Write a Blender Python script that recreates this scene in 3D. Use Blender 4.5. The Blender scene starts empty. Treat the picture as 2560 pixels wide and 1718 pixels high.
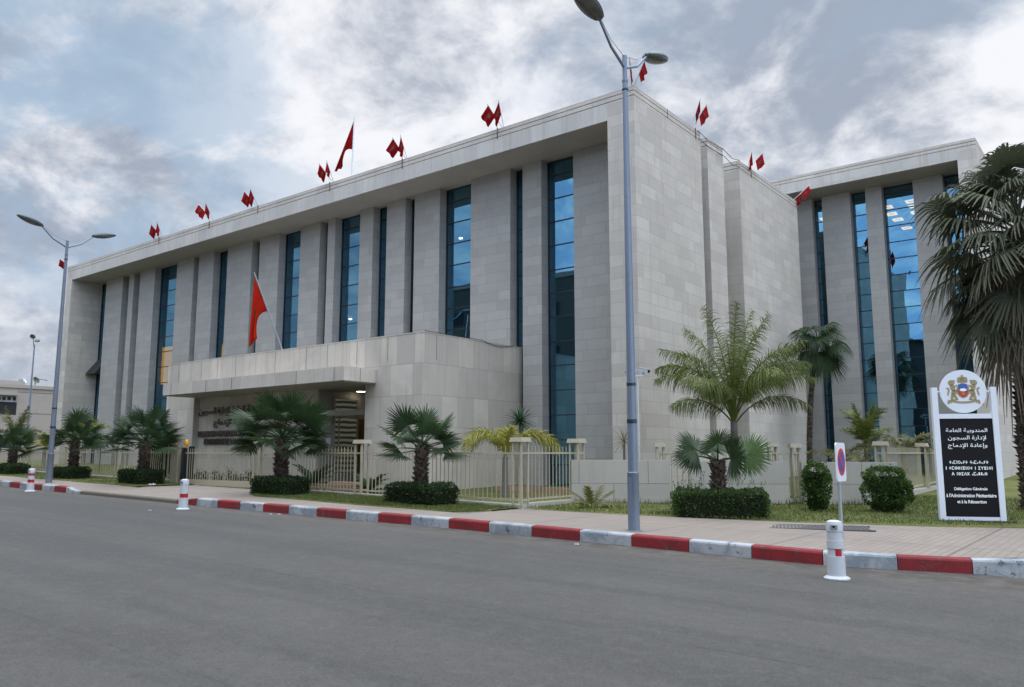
import bpy, bmesh, math, random
from mathutils import Vector, Matrix, noise
from math import sin, cos, pi, radians, sqrt, atan, atan2
R = random.Random(7)
sc = bpy.context.scene
col = sc.collection

# ------------------------------------------------------------------ camera
F = 2000.0; CX, CY = 1280.0, 859.0
PH = atan(274 / 2000.0); YAW = radians(38.3); CZ = 1.65
cd = bpy.data.cameras.new('camera'); cam = bpy.data.objects.new('camera', cd); col.objects.link(cam)
cd.sensor_width = 36.0; cd.lens = F / 2560 * 36.0; cd.clip_start = 0.1; cd.clip_end = 3000
cam.location = (0, 0, CZ); cam.rotation_euler = (pi / 2 + PH, 0, YAW)
sc.camera = cam

# ------------------------------------------------------------------ light
SUN_EL, SUN_AZ = 55.0, 100.0        # azimuth in degrees from +y towards +x
w = bpy.data.worlds.new("World"); sc.world = w; w.use_nodes = True
wn = w.node_tree; wn.nodes.clear()
class NT:
    """small helper for node trees"""
    def __init__(s, nt): s.nt = nt
    def n(s, typ, **kw):
        nd = s.nt.nodes.new(typ)
        for k, v in kw.items():
            if k == 'ins':
                for kk, vv in v.items():
                    if isinstance(vv, bpy.types.NodeSocket): s.nt.links.new(vv, nd.inputs[kk])
                    else: nd.inputs[kk].default_value = vv
            else: setattr(nd, k, v)
        return nd
    def math(s, op, a, b=None, c=None, clamp=False):
        nd = s.nt.nodes.new('ShaderNodeMath'); nd.operation = op; nd.use_clamp = clamp
        for i, v in enumerate((a, b, c)):
            if v is None: continue
            if isinstance(v, bpy.types.NodeSocket): s.nt.links.new(v, nd.inputs[i])
            else: nd.inputs[i].default_value = v
        return nd.outputs[0]
    def mix(s, f, a, b, blend='MIX'):
        nd = s.nt.nodes.new('ShaderNodeMix'); nd.data_type = 'RGBA'; nd.blend_type = blend
        for i, v in ((0, f), (6, a), (7, b)):
            if isinstance(v, bpy.types.NodeSocket): s.nt.links.new(v, nd.inputs[i])
            else: nd.inputs[i].default_value = (v if i == 0 else (tuple(v) + (1,) if len(v) == 3 else v))
        return nd.outputs[2]
    def sm(s, v, a, b, o0=0.0, o1=1.0):
        nd = s.nt.nodes.new('ShaderNodeMapRange'); nd.interpolation_type = 'SMOOTHSTEP'
        s.nt.links.new(v, nd.inputs[0])
        for i, x in enumerate((a, b, o0, o1)): nd.inputs[i + 1].default_value = x
        return nd.outputs[0]
    def noise(s, vec, scale, detail=4, rough=.5, dist=0.0):
        nd = s.nt.nodes.new('ShaderNodeTexNoise')
        if vec is not None: s.nt.links.new(vec, nd.inputs['Vector'])
        nd.inputs['Scale'].default_value = scale; nd.inputs['Detail'].default_value = detail
        nd.inputs['Roughness'].default_value = rough; nd.inputs['Distortion'].default_value = dist
        return nd.outputs['Fac']
    def link(s, a, b): s.nt.links.new(a, b)

def ray(px, py):
    a = (px - CX) / F; b = (CY - py) / F
    Y = cos(PH) - b * sin(PH); Z = sin(PH) + b * cos(PH)
    return Vector((a * cos(YAW) - Y * sin(YAW), a * sin(YAW) + Y * cos(YAW), Z))

T = NT(wn)
tc = T.n('ShaderNodeTexCoord').outputs['Generated']
sp = T.n('ShaderNodeSeparateXYZ', ins={0: tc}).outputs
zc = T.math('ADD', T.math('MAXIMUM', sp[2], 0.0), 0.42)
cv = T.n('ShaderNodeCombineXYZ', ins={0: T.math('DIVIDE', sp[0], zc), 1: T.math('DIVIDE', sp[1], zc), 2: 0.0}).outputs[0]
def dotblob(px, py, k):
    d = ray(px, py).normalized()
    nd = T.n('ShaderNodeVectorMath', operation='DOT_PRODUCT', ins={0: tc, 1: tuple(d)})
    return T.math('POWER', T.math('MAXIMUM', nd.outputs['Value'], 0.0), k)
def off(v): return T.n('ShaderNodeVectorMath', operation='ADD', ins={0: cv, 1: v}).outputs[0]
n1 = T.noise(off((3.1, 1.7, 0)), 6.2, 11, .60, .3)
n2 = T.noise(off((9.3, 4.4, 2)), 2.6, 6, .6, .25)
n3 = T.noise(off((1.3, 8.4, 5)), 11.0, 9, .6, .3)
B = None
for (px, py, k, wgt) in ((600, 250, 150, .13), (850, 400, 130, .14), (1150, 330, 200, .10), (560, 130, 200, .08), (1320, 290, 500, .10), (1950, 300, 350, .10), (2530, 270, 300, .22), (60, 790, 500, .14), (1150, 40, 500, .08), (980, 90, 700, .06), (1500, 20, 500, .05),
                         (2150, 60, 120, -.10), (1200, 120, 400, -.09), (1000, 210, 900, -.06), (250, 520, 90, -.05), (1650, 130, 250, -.06), (430, 420, 500, -.05), (2100, 260, 700, -.05)):
    t = T.math('MULTIPLY', dotblob(px, py, k), wgt * (.72 if wgt > 0 else 1.0))
    B = t if B is None else T.math('ADD', B, t)
m = T.math('ADD', T.math('ADD', T.math('MULTIPLY', n1, .72), T.math('MULTIPLY', n3, .28)), B)
bright = T.sm(m, .39, .66)
cloud = T.mix(bright, (.425, .52, .67), (1.10, 1.19, 1.30))
# cool blue openings, mostly on the left and lower left
bl = T.math('MULTIPLY', T.sm(n2, .48, .62), T.math('ADD', .28, T.math('MULTIPLY', dotblob(150, 230, 30), .6)))
cloud = T.mix(bl, cloud, (.44, .64, .88))
# pale lavender-blue towards the horizon
hz = T.sm(sp[2], .02, .24, .8, 0.0)
cloud = T.mix(hz, cloud, (.50, .60, .75))
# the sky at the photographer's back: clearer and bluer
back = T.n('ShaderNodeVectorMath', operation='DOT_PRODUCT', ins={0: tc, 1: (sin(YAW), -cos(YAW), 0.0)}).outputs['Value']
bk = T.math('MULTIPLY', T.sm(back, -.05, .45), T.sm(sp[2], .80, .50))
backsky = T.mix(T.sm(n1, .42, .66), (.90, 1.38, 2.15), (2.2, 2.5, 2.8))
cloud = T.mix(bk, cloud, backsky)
# extra sky brightness added high overhead, out of view, to light the foreground
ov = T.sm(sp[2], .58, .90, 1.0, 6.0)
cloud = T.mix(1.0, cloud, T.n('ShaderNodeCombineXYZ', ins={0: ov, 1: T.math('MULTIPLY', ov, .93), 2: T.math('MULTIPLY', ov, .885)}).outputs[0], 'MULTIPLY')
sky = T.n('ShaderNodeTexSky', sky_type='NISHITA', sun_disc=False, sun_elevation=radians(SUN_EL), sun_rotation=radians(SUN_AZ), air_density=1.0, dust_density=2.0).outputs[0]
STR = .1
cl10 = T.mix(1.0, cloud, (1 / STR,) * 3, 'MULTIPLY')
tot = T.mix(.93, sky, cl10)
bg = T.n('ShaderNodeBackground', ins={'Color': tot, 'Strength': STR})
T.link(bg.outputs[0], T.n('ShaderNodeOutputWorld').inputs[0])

sd = bpy.data.lights.new('sun', 'SUN'); sun = bpy.data.objects.new('sun', sd); col.objects.link(sun)
sd.energy = .5; sd.angle = radians(40); sd.color = (1, .93, .84)
to = Vector((sin(radians(SUN_AZ)) * cos(radians(SUN_EL)), cos(radians(SUN_AZ)) * cos(radians(SUN_EL)), sin(radians(SUN_EL))))
sun.rotation_euler = to.to_track_quat('Z', 'Y').to_euler()
sc.view_settings.view_transform = 'Standard'; sc.view_settings.look = 'None'
sc.view_settings.exposure = -0.15; sc.view_settings.gamma = 1.0
sc.cycles.max_bounces = 6; sc.cycles.transparent_max_bounces = 8

# ------------------------------------------------------------------ geometry helpers
CAM = Vector((0, 0, CZ))
SL = .0145
def g(x): return SL * (-3.13 - min(max(x, -70), 15))
def hz_(x, y):   # lawn / yard level
    return g(x) + .2 + .02 * max(0, min(y, 60) - 17)
def ony(px, py, y): r = ray(px, py); return CAM + r * (y / r.y)
def onx(px, py, x): r = ray(px, py); return CAM + r * (x / r.x)
def onz(px, py, z): r = ray(px, py); return CAM + r * ((z - CZ) / r.z)

class MB:
    def __init__(s): s.v = []; s.f = []; s.m = []; s.mi = 0
    def vert(s, p): s.v.append(tuple(p)); return len(s.v) - 1
    def face(s, ids): s.f.append(tuple(ids)); s.m.append(s.mi)
    def poly(s, pts): s.face([s.vert(p) for p in pts])
    def box(s, x0, x1, y0, y1, z0, z1, M=None, taper=0.0):
        b = len(s.v)
        for (x, y, z) in ((x0, y0, z0), (x1, y0, z0), (x1, y1, z0), (x0, y1, z0), (x0 + taper, y0 + taper, z1), (x1 - taper, y0 + taper, z1), (x1 - taper, y1 - taper, z1), (x0 + taper, y1 - taper, z1)):
            p = Vector((x, y, z)); s.v.append(tuple(M @ p if M else p))
        for q in ((0, 3, 2, 1), (4, 5, 6, 7), (0, 1, 5, 4), (1, 2, 6, 5), (2, 3, 7, 6), (3, 0, 4, 7)): s.face([b + i for i in q])
    def tube(s, pts, rad, n=8, cap=True):
        pts = [Vector(p) for p in pts]; rings = []
        if not isinstance(rad, (list, tuple)): rad = [rad] * len(pts)
        for i, p in enumerate(pts):
            a = pts[max(i - 1, 0)]; c = pts[min(i + 1, len(pts) - 1)]
            d = (c - a).normalized(); u = d.cross(Vector((0, 0, 1)))
            if u.length < .05: u = d.cross(Vector((0, 1, 0)))
            u.normalize(); v = d.cross(u)
            rings.append([s.vert(p + (u * cos(2 * pi * k / n) + v * sin(2 * pi * k / n)) * rad[i]) for k in range(n)])
        for a, b in zip(rings, rings[1:]):
            for k in range(n): s.face((a[k], a[(k + 1) % n], b[(k + 1) % n], b[k]))
        if cap: s.face(rings[0][::-1]); s.face(rings[-1])
    def lathe(s, prof, n=24, c=(0, 0, 0), M=None):
        rings = []
        for (r, z) in prof:
            rings.append([s.vert((M @ Vector((r * cos(2 * pi * k / n), r * sin(2 * pi * k / n), z))) if M else (c[0] + r * cos(2 * pi * k / n), c[1] + r * sin(2 * pi * k / n), c[2] + z)) for k in range(n)])
        for a, b in zip(rings, rings[1:]):
            for k in range(n): s.face((a[k], a[(k + 1) % n], b[(k + 1) % n], b[k]))
        s.face(rings[0][::-1]); s.face(rings[-1])
    def grid(s, P, closed=False):
        ids = [[s.vert(p) for p in row] for row in P]
        for a, b in zip(ids, ids[1:]):
            for k in range(len(a) - 1): s.face((a[k], a[k + 1], b[k + 1], b[k]))
    def prism(s, outline, y0, y1, M=None):
        """outline in local xz, extruded y0..y1"""
        f = lambda x, y, z: (M @ Vector((x, y, z))) if M else Vector((x, y, z))
        a = [s.vert(f(x, y0, z)) for x, z in outline]; b = [s.vert(f(x, y1, z)) for x, z in outline]
        s.face(a); s.face(b[::-1]); n = len(a)
        for i in range(n): s.face((a[(i + 1) % n], a[i], b[i], b[(i + 1) % n]))
    def mesh(s, name, mats, smooth=False, bevel=0, fix=False):
        me = bpy.data.meshes.new(name); me.from_pydata(s.v, [], s.f)
        mats = mats if isinstance(mats, (list, tuple)) else [mats]
        for m_ in mats: me.materials.append(m_)
        if len(mats) > 1: me.polygons.foreach_set('material_index', s.m)
        if bevel or fix:
            bm = bmesh.new(); bm.from_mesh(me)
            if fix: bmesh.ops.recalc_face_normals(bm, faces=bm.faces)
            if bevel:
                es = [e for e in bm.edges if len(e.link_faces) == 2 and e.calc_face_angle(0) > .5]
                bmesh.ops.bevel(bm, geom=es, offset=bevel, segments=2, profile=.7, affect='EDGES')
            bm.to_mesh(me); bm.free()
        if smooth:
            me.polygons.foreach_set('use_smooth', [True] * len(me.polygons))
            bm = bmesh.new(); bm.from_mesh(me)
            for e in bm.edges:
                if len(e.link_faces) == 2 and e.calc_face_angle(0) > .6: e.smooth = False
            bm.to_mesh(me); bm.free()
        me.update(); return me
    def build(s, name, mats, parent=None, smooth=False, bevel=0, fix=False, loc=None, rz=0):
        return link(name, s.mesh(name, mats, smooth, bevel, fix), parent, loc, rz)
def link(name, data, parent=None, loc=None, rz=0):
    o = bpy.data.objects.new(name, data); col.objects.link(o)
    if parent is not None: o.parent = parent
    if parent is not None and loc is None and parent.location.length > 0 and parent.get('_world'):
        o.matrix_parent_inverse = parent_inv(parent)
    if loc is not None: o.location = loc
    if rz: o.rotation_euler = (0, 0, rz)
    return o
def parent_inv(p):
    return (Matrix.Translation(p.location) @ p.rotation_euler.to_matrix().to_4x4()).inverted()
def tag(o, label=None, cat=None, group=None, kind=None):
    if label: o['label'] = label
    if cat: o['category'] = cat
    if group: o['group'] = group
    if kind: o['kind'] = kind
    return o
def thing(name, label, cat, loc=(0, 0, 0), rz=0, group=None, world=False):
    """Empty at the thing's base. world=True: its parts are given in world coordinates."""
    o = bpy.data.objects.new(name, None); col.objects.link(o); o.empty_display_size = .2
    o.location = loc; o.rotation_euler = (0, 0, rz)
    if world: o['_world'] = 1
    return tag(o, label, cat, group)
def copy_tree(o, loc, rz=None, label=None, parent=None):
    c = o.copy(); col.objects.link(c)
    if loc is not None: c.location = loc
    if rz is not None: c.rotation_euler = (0, 0, rz)
    if label: c['label'] = label
    if parent is not None: c.parent = parent
    for ch in list(o.children): copy_tree(ch, None, None, None, c)
    return c

# ------------------------------------------------------------------ materials
def mat(name, build):
    m_ = bpy.data.materials.new(name); m_.use_nodes = True; nt = m_.node_tree; nt.nodes.clear()
    t = NT(nt); out = t.n('ShaderNodeOutputMaterial'); sh = build(t)
    t.link(sh, out.inputs[0]); return m_
def bsdf(t, color, rough=.6, metal=0.0, spec=.5, bump=None, bstr=.3, bdist=.01, **kw):
    nd = t.n('ShaderNodeBsdfPrincipled')
    for k, v in (('Base Color', color), ('Roughness', rough), ('Metallic', metal), ('Specular IOR Level', spec)):
        if isinstance(v, bpy.types.NodeSocket): t.link(v, nd.inputs[k])
        else: nd.inputs[k].default_value = (tuple(v) + (1,)) if k == 'Base Color' else v
    for k, v in kw.items(): nd.inputs[k.replace('_', ' ')].default_value = v
    if bump is not None:
        b = t.n('ShaderNodeBump', ins={'Height': bump, 'Strength': bstr, 'Distance': bdist}); t.link(b.outputs[0], nd.inputs['Normal'])
    return nd.outputs[0]
def wpos(t): return t.n('ShaderNodeNewGeometry').outputs['Position']
def paint(name, c, rough=.45, var=.12, metal=0.0, spec=.5, scale=3.0, dirt=None, damt=.0):
    def b(t):
        p = wpos(t); n_ = t.noise(p, scale, 6, .65)
        cc = t.mix(n_, tuple(x * (1 - var) for x in c), tuple(min(1, x * (1 + var)) for x in c))
        if dirt:
            n2_ = t.noise(p, scale * 3.1, 7, .7, .3); cc = t.mix(t.math('MULTIPLY', t.sm(n2_, .5, .72), damt), cc, dirt)
        return bsdf(t, cc, rough, metal, spec)
    return mat(name, b)
def uvwall(t):
    """world position unrolled on the wall plane: x or y across, z up"""
    ge = t.n('ShaderNodeNewGeometry'); P = t.n('ShaderNodeSeparateXYZ', ins={0: ge.outputs['Position']}).outputs
    N = t.n('ShaderNodeSeparateXYZ', ins={0: ge.outputs['True Normal']}).outputs
    ax = t.math('GREATER_THAN', t.math('ABSOLUTE', N[0]), .7); az = t.math('GREATER_THAN', t.math('ABSOLUTE', N[2]), .7)
    u = t.math('ADD', t.math('MULTIPLY', P[0], t.math('SUBTRACT', 1.0, ax)), t.math('MULTIPLY', P[1], ax))
    v = t.math('ADD', t.math('MULTIPLY', P[2], t.math('SUBTRACT', 1.0, az)), t.math('MULTIPLY', P[1], az))
    return t.n('ShaderNodeCombineXYZ', ins={0: u, 1: v, 2: 0.0}).outputs[0], ge.outputs['Position']
def stone(name, c1, c2, bw, rh, mortar=.006, mc=.62, streak=.0, offs=.5, stain=.25, zo=0.0, patch=.0, freq=2):
    def b(t):
        uv, P = uvwall(t)
        uvo = t.n('ShaderNodeVectorMath', operation='ADD', ins={0: uv, 1: (13.3, 50.0 + zo, 0)}).outputs[0]
        br = t.n('ShaderNodeTexBrick', offset=offs, offset_frequency=freq, squash=1.35, squash_frequency=3, ins={'Vector': uvo, 'Color1': c1 + (1,), 'Color2': c2 + (1,), 'Scale': 1.0,
                 'Mortar Size': mortar, 'Mortar Smooth': .35, 'Bias': 0.0, 'Brick Width': bw, 'Row Height': rh,
                 'Mortar': tuple(x * mc for x in c1) + (1,)})
        c = br.outputs['Color']
        # each slab has its own veining
        n1_ = t.noise(P, .9, 6, .6, .6); n2_ = t.noise(P, 14, 5, .6)
        c = t.mix(t.math('MULTIPLY', t.sm(n1_, .35, .7), stain), c, tuple(x * .78 for x in c2))
        c = t.mix(t.math('MULTIPLY', n2_, .16), c, tuple(x * .7 for x in c1))
        if patch:
            vo = t.n('ShaderNodeTexBrick', offset=.3, ins={'Vector': uvo, 'Color1': (0, 0, 0, 1), 'Color2': (1, 1, 1, 1), 'Scale': 1.0, 'Mortar Size': 0.0, 'Bias': -.55, 'Brick Width': bw * 1.02, 'Row Height': rh, 'Mortar': (0, 0, 0, 1)})
            c = t.mix(t.math('MULTIPLY', vo.outputs['Color'], patch), c, (c1[0] * .80, c1[1] * .70, c1[2] * .58))
        if streak:
            st = t.n('ShaderNodeVectorMath', operation='MULTIPLY', ins={0: uv, 1: (5.0, .25, 1)}).outputs[0]
            ns = t.noise(st, 1.0, 5, .65, .2)
            c = t.mix(t.math('MULTIPLY', t.sm(ns, .48, .75), streak), c, (c1[0] * .62, c1[1] * .56, c1[2] * .5))
        hb = t.math('ADD', t.math('MULTIPLY', br.outputs['Fac'], -1.0), t.math('MULTIPLY', n2_, .12))
        return bsdf(t, c, .62, 0, .35, hb, .35, .008)
    return mat(name, b)

M = {}
M['stone'] = stone('pale_limestone', (.58, .54, .48), (.465, .43, .385), 1.05, .38, .007, .58, streak=.42, stain=.38)
M['stone_pier'] = stone('grey_limestone', (.395, .385, .362), (.335, .328, .312), .95, .36, .007, .6, streak=.05, stain=.3, patch=.18)
M['stone_fascia'] = stone('fascia_limestone', (.56, .535, .495), (.475, .455, .425), .62, 3.0, .007, .72, streak=.55, offs=0, stain=.35, zo=-1.0)
M['stone_porch'] = stone('porch_limestone', (.63, .575, .50), (.475, .44, .39), .78, 1.0, .009, .5, streak=.5, stain=.42, zo=.54)
M['stone_low'] = stone('low_wall_limestone', (.46, .435, .38), (.42, .40, .355), 1.5, .72, .011, .5, streak=.35, stain=.35, zo=.26)
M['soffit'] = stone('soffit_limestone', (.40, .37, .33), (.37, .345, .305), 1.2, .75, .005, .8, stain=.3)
M['plaster'] = paint('dull_beige_plaster', (.38, .35, .31), .8, .12, scale=1.2, spec=.2)
M['plinth'] = paint('terracotta_edging', (.36, .24, .17), .8, .25, scale=5, spec=.2)
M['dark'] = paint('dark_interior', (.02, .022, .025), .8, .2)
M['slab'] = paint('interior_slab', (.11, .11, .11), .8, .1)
M['mull'] = paint('dark_aluminium', (.03, .033, .037), .4, .1, .4)
M['groove'] = paint('rusty_joint_line', (.20, .13, .10), .8, .3, scale=8, spec=.2)
def glass_(t):
    lw = t.n('ShaderNodeLayerWeight', ins={'Blend': .35}).outputs['Fresnel']
    f = t.math('ADD', .35, t.math('MULTIPLY', lw, .15), clamp=True)
    n_ = t.noise(wpos(t), .7, 2, .5)
    bp = t.n('ShaderNodeBump', ins={'Height': n_, 'Strength': .05, 'Distance': .05}).outputs[0]
    gl = t.n('ShaderNodeBsdfGlossy', ins={'Color': (.29, .66, .94, 1), 'Roughness': .008, 'Normal': bp})
    tr = t.n('ShaderNodeBsdfTransparent', ins={'Color': (.30, .36, .37, 1)})
    mx = t.n('ShaderNodeMixShader', ins={0: f, 1: tr.outputs[0], 2: gl.outputs[0]})
    return mx.outputs[0]
M['glass'] = mat('blue_coated_glass', glass_)
def emis(name, c, s):
    return mat(name, lambda t: t.n('ShaderNodeEmission', ins={'Color': c + (1,), 'Strength': s}).outputs[0])
M['warm'] = emis('warm_lit_room', (1, .44, .03), 1.7)
M['lamp_on'] = emis('ceiling_lamp_light', (1, .58, .16), 4.0)
M['down'] = emis('downlight_glow', (1, .95, .75), 6.0)
M['whitelamp'] = emis('white_office_lamp', (.9, 1, 1), 9.0)
M['blind'] = mat('lit_blinds', lambda t: t.n('ShaderNodeEmission', ins={'Color': t.mix(t.sm(t.n('ShaderNodeTexWave', wave_type='BANDS', bands_direction='Z', ins={'Vector': wpos(t), 'Scale': 1.7, 'Distortion': 2.5, 'Detail': 3.0, 'Detail Scale': .6}).outputs['Fac'], .3, .7), (.08, .11, .11), (.62, .58, .38)), 'Strength': .13}).outputs[0])
M['door'] = paint('orange_brown_timber', (.26, .14, .05), .5, .2, scale=6)
M['lamp'] = paint('blue_grey_steel', (.19, .235, .30), .38, .10, .25, scale=2.2, dirt=(.12, .13, .16), damt=.35)
M['lamp_rust'] = paint('blue_grey_steel_rusted', (.18, .21, .26), .5, .12, .2, scale=4.5, dirt=(.16, .08, .07), damt=.9)
M['lamphead'] = paint('dark_lamp_housing', (.03, .055, .065), .3, .2, .2)
M['lens'] = paint('grey_lamp_lens', (.11, .115, .11), .15, .1)
M['cream'] = paint('cream_fence_paint', (.42, .38, .275), .5, .1, scale=5, dirt=(.22, .15, .09), damt=.45)
M['white'] = paint('white_plastic', (.52, .55, .58), .4, .06, scale=7, dirt=(.42, .42, .40), damt=.5)
M['red'] = paint('red_reflective_band', (.42, .015, .02), .35, .15, scale=9)
M['wsign'] = paint('white_sign_paint', (.68, .72, .77), .35, .04)
M['black'] = paint('black_sign_panel', (.003, .003, .004), .55, .2, spec=.25)
M['letter'] = paint('white_lettering', (.85, .88, .88), .5, .03)
M['bronze'] = paint('dark_bronze_letters', (.085, .065, .05), .4, .4, .3, scale=30)
M['gold'] = paint('gold_emblem_paint', (.33, .265, .14), .45, .35, .2, scale=40)
M['eblue'] = paint('emblem_blue', (.05, .11, .33), .4, .1)
M['ered'] = paint('emblem_red', (.42, .05, .03), .4, .1)
M['tblue'] = paint('traffic_blue', (.03, .05, .33), .35, .1)
M['tred'] = paint('traffic_red', (.50, .03, .03), .35, .1)
M['beacon'] = paint('amber_beacon', (.75, .38, .03), .25, .1)
M['star'] = paint('green_star', (.006, .05, .02), .7, .1)
M['metal'] = paint('galvanised_steel', (.42, .44, .46), .4, .1, .6)
M['scrap'] = paint('dusty_paper', (.40, .41, .40), .8, .2)
M['grate'] = paint('dark_grating', (.075, .07, .07), .7, .3, scale=30)
def flagm(t):
    a = bsdf(t, (.32, .010, .013), .8, 0, .1)
    tr = t.n('ShaderNodeBsdfTranslucent', ins={'Color': (.42, .012, .015, 1)})
    return t.n('ShaderNodeMixShader', ins={0: .35, 1: a, 2: tr.outputs[0]}).outputs[0]
M['flag'] = mat('red_flag_cloth', flagm)
def flagm2(t):
    tr = t.n('ShaderNodeBsdfTranslucent', ins={'Color': (.75, .04, .015, 1)})
    return t.n('ShaderNodeMixShader', ins={0: .35, 1: bsdf(t, (.50, .028, .012), .8, 0, .1), 2: tr.outputs[0]}).outputs[0]
M['flag_bright'] = mat('bright_red_flag_cloth', flagm2)
def leafm(name, c1, c2, c3=None, tl=.25):
    def b(t):
        oi = t.n('ShaderNodeObjectInfo').outputs['Random']
        n_ = t.noise(wpos(t), 2.6, 3, .6); n2_ = t.noise(wpos(t), 23, 3, .6)
        c = t.mix(t.math('ADD', t.math('MULTIPLY', n_, .6), t.math('MULTIPLY', oi, .4)), c1, c2)
        c = t.mix(t.math('MULTIPLY', t.sm(n2_, .5, .75), .6), c, c3 or tuple(x * 1.5 for x in c2))
        a = bsdf(t, c, .5, 0, .35)
        tr = t.n('ShaderNodeBsdfTranslucent', ins={'Color': c})
        return t.n('ShaderNodeMixShader', ins={0: tl, 1: a, 2: tr.outputs[0]}).outputs[0]
    return mat(name, b)
M['fan'] = leafm('dark_fan_leaf', (.016, .036, .015), (.050, .092, .030))
M['fanyoung'] = leafm('fresh_fan_leaf', (.05, .10, .03), (.11, .18, .05))
M['fanbig'] = leafm('grey_green_fan_leaf', (.045, .055, .030), (.095, .105, .058))
M['dead'] = leafm('dry_frond', (.13, .10, .07), (.25, .21, .16), tl=.15)
M['feather'] = leafm('feather_leaf', (.055, .085, .018), (.17, .205, .04))
M['yellow'] = leafm('yellow_feather_leaf', (.22, .24, .04), (.36, .32, .06))
M['olive'] = leafm('olive_feather_leaf', (.09, .10, .035), (.18, .17, .06))
M['hedge'] = leafm('clipped_hedge_leaf', (.013, .032, .010), (.038, .080, .020), (.08, .145, .036))
M['bush'] = leafm('bright_bush_leaf', (.03, .066, .015), (.075, .145, .028), (.13, .22, .05))
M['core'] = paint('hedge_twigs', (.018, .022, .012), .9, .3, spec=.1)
M['yucca'] = leafm('spiky_leaf', (.03, .08, .035), (.07, .13, .06))
M['blade'] = leafm('grass_blade', (.055, .095, .02), (.15, .17, .045), (.23, .21, .09))
M['flower'] = paint('small_flowers', (.45, .33, .05), .6, .5, scale=20)
def bark_(t):
    P = wpos(t); n_ = t.noise(P, 9, 6, .7, .4); n2_ = t.noise(P, 32, 4, .6)
    return bsdf(t, t.mix(t.sm(n_, .35, .68), (.035, .026, .021), (.14, .11, .088)), .9, 0, .1, n2_, .8, .03)
M['bark'] = mat('fibrous_palm_bark', bark_)
M['barkgrey'] = paint('grey_bark', (.17, .155, .14), .85, .35, scale=9, spec=.1)

# ground materials ---------------------------------------------------
def asphalt_(t):
    P = wpos(t); s3 = t.n('ShaderNodeSeparateXYZ', ins={0: P}).outputs
    fine = t.noise(P, 55, 4, .8); mid = t.noise(P, 6, 5, .6); big = t.noise(P, .35, 5, .6, .5)
    st = t.noise(t.n('ShaderNodeVectorMath', operation='MULTIPLY', ins={0: P, 1: (.06, 1.1, 1)}).outputs[0], 1.0, 4, .6)
    base = t.mix(t.sm(big, .3, .7), (.060, .0565, .051), (.076, .072, .065))
    base = t.mix(t.math('MULTIPLY', t.sm(st, .42, .62), .8), base, (.050, .048, .044))
    base = t.mix(t.math('MULTIPLY', t.sm(mid, .45, .7), .22), base, (.125, .120, .108))
    base = t.mix(t.math('MULTIPLY', t.sm(fine, .52, .68), .35), base, (.17, .165, .155))
    base = t.mix(t.math('MULTIPLY', t.sm(fine, .46, .34), .35), base, (.04, .04, .04))
    vc = t.n('ShaderNodeTexVoronoi', feature='F1', ins={'Vector': P, 'Scale': 60.0}).outputs['Color']
    base = t.mix(.13, base, t.mix(t.n('ShaderNodeSeparateColor', ins={0: vc}).outputs[0], (.03, .03, .028), (.20, .195, .18)))
    # paving seams running along the street
    wob = t.math('MULTIPLY', t.math('SUBTRACT', t.noise(P, 1.3, 4, .6), .5), .16)
    gap = t.sm(t.noise(P, .9, 3, .6), .40, .52)
    for yy, wd, am in ((6.62, .022, .62), (8.1, .02, .3), (3.4, .03, .25)):
        d = t.math('ABSOLUTE', t.math('SUBTRACT', t.math('ADD', s3[1], wob), yy))
        base = t.mix(t.math('MULTIPLY', t.math('MULTIPLY', t.sm(d, wd, 0.0), gap), am), base, (.025, .025, .025))
    # dusty gutter
    dg = t.sm(s3[1], 10.6, 12.3)
    base = t.mix(t.math('MULTIPLY', dg, t.math('MULTIPLY', mid, .7)), base, (.16, .135, .105))
    gl_ = t.math('MULTIPLY', t.sm(s3[1], 11.3, 12.25), t.sm(t.noise(P, 2.2, 6, .7), .35, .6)); base = t.mix(t.math('MULTIPLY', gl_, .65), base, (.038, .034, .03))
    # a few oil spots
    spv = t.n('ShaderNodeTexVoronoi', feature='F1', ins={'Vector': P, 'Scale': .33, 'Randomness': 1.0}).outputs['Distance']
    base = t.mix(t.math('MULTIPLY', t.sm(t.math('ADD', spv, t.math('MULTIPLY', mid, .05)), .075, .04), .8), base, (.03, .028, .028))
    return bsdf(t, base, .82, 0, .3, t.math('ADD', fine, t.math('MULTIPLY', mid, .3)), .5, .006)
M['asphalt'] = mat('worn_asphalt', asphalt_)
def tiles_(t):
    P = wpos(t)
    def bk(w_, h_, mo, c1, c2, mcx, of=.0):
        return t.n('ShaderNodeTexBrick', offset=of, squash=1.0, ins={'Vector': P, 'Color1': c1, 'Color2': c2, 'Scale': 1.0, 'Mortar Size': mo, 'Mortar Smooth': .2, 'Bias': 0.0, 'Brick Width': w_, 'Row Height': h_, 'Mortar': mcx})
    b1 = bk(.125, .5, .008, (.29, .243, .20, 1), (.25, .212, .178, 1), (.165, .145, .125, 1))
    b2 = bk(2.4, 2.4, .02, (1, 1, 1, 1), (.93, .92, .9, 1), (.45, .42, .38, 1))
    c = t.mix(.9, b1.outputs['Color'], b2.outputs['Color'], 'MULTIPLY')
    n_ = t.noise(P, .8, 6, .65, .4); n2_ = t.noise(P, 25, 4, .6)
    c = t.mix(t.math('MULTIPLY', t.sm(n_, .4, .7), .4), c, (.20, .175, .15))
    c = t.mix(t.math('MULTIPLY', n2_, .2), c, (.20, .18, .16))
    return bsdf(t, c, .75, 0, .3, t.math('ADD', t.math('MULTIPLY', b1.outputs['Fac'], -1.0), t.math('MULTIPLY', n2_, .3)), .4, .006)
M['tiles'] = mat('pinkish_pavement_tiles', tiles_)
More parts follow.
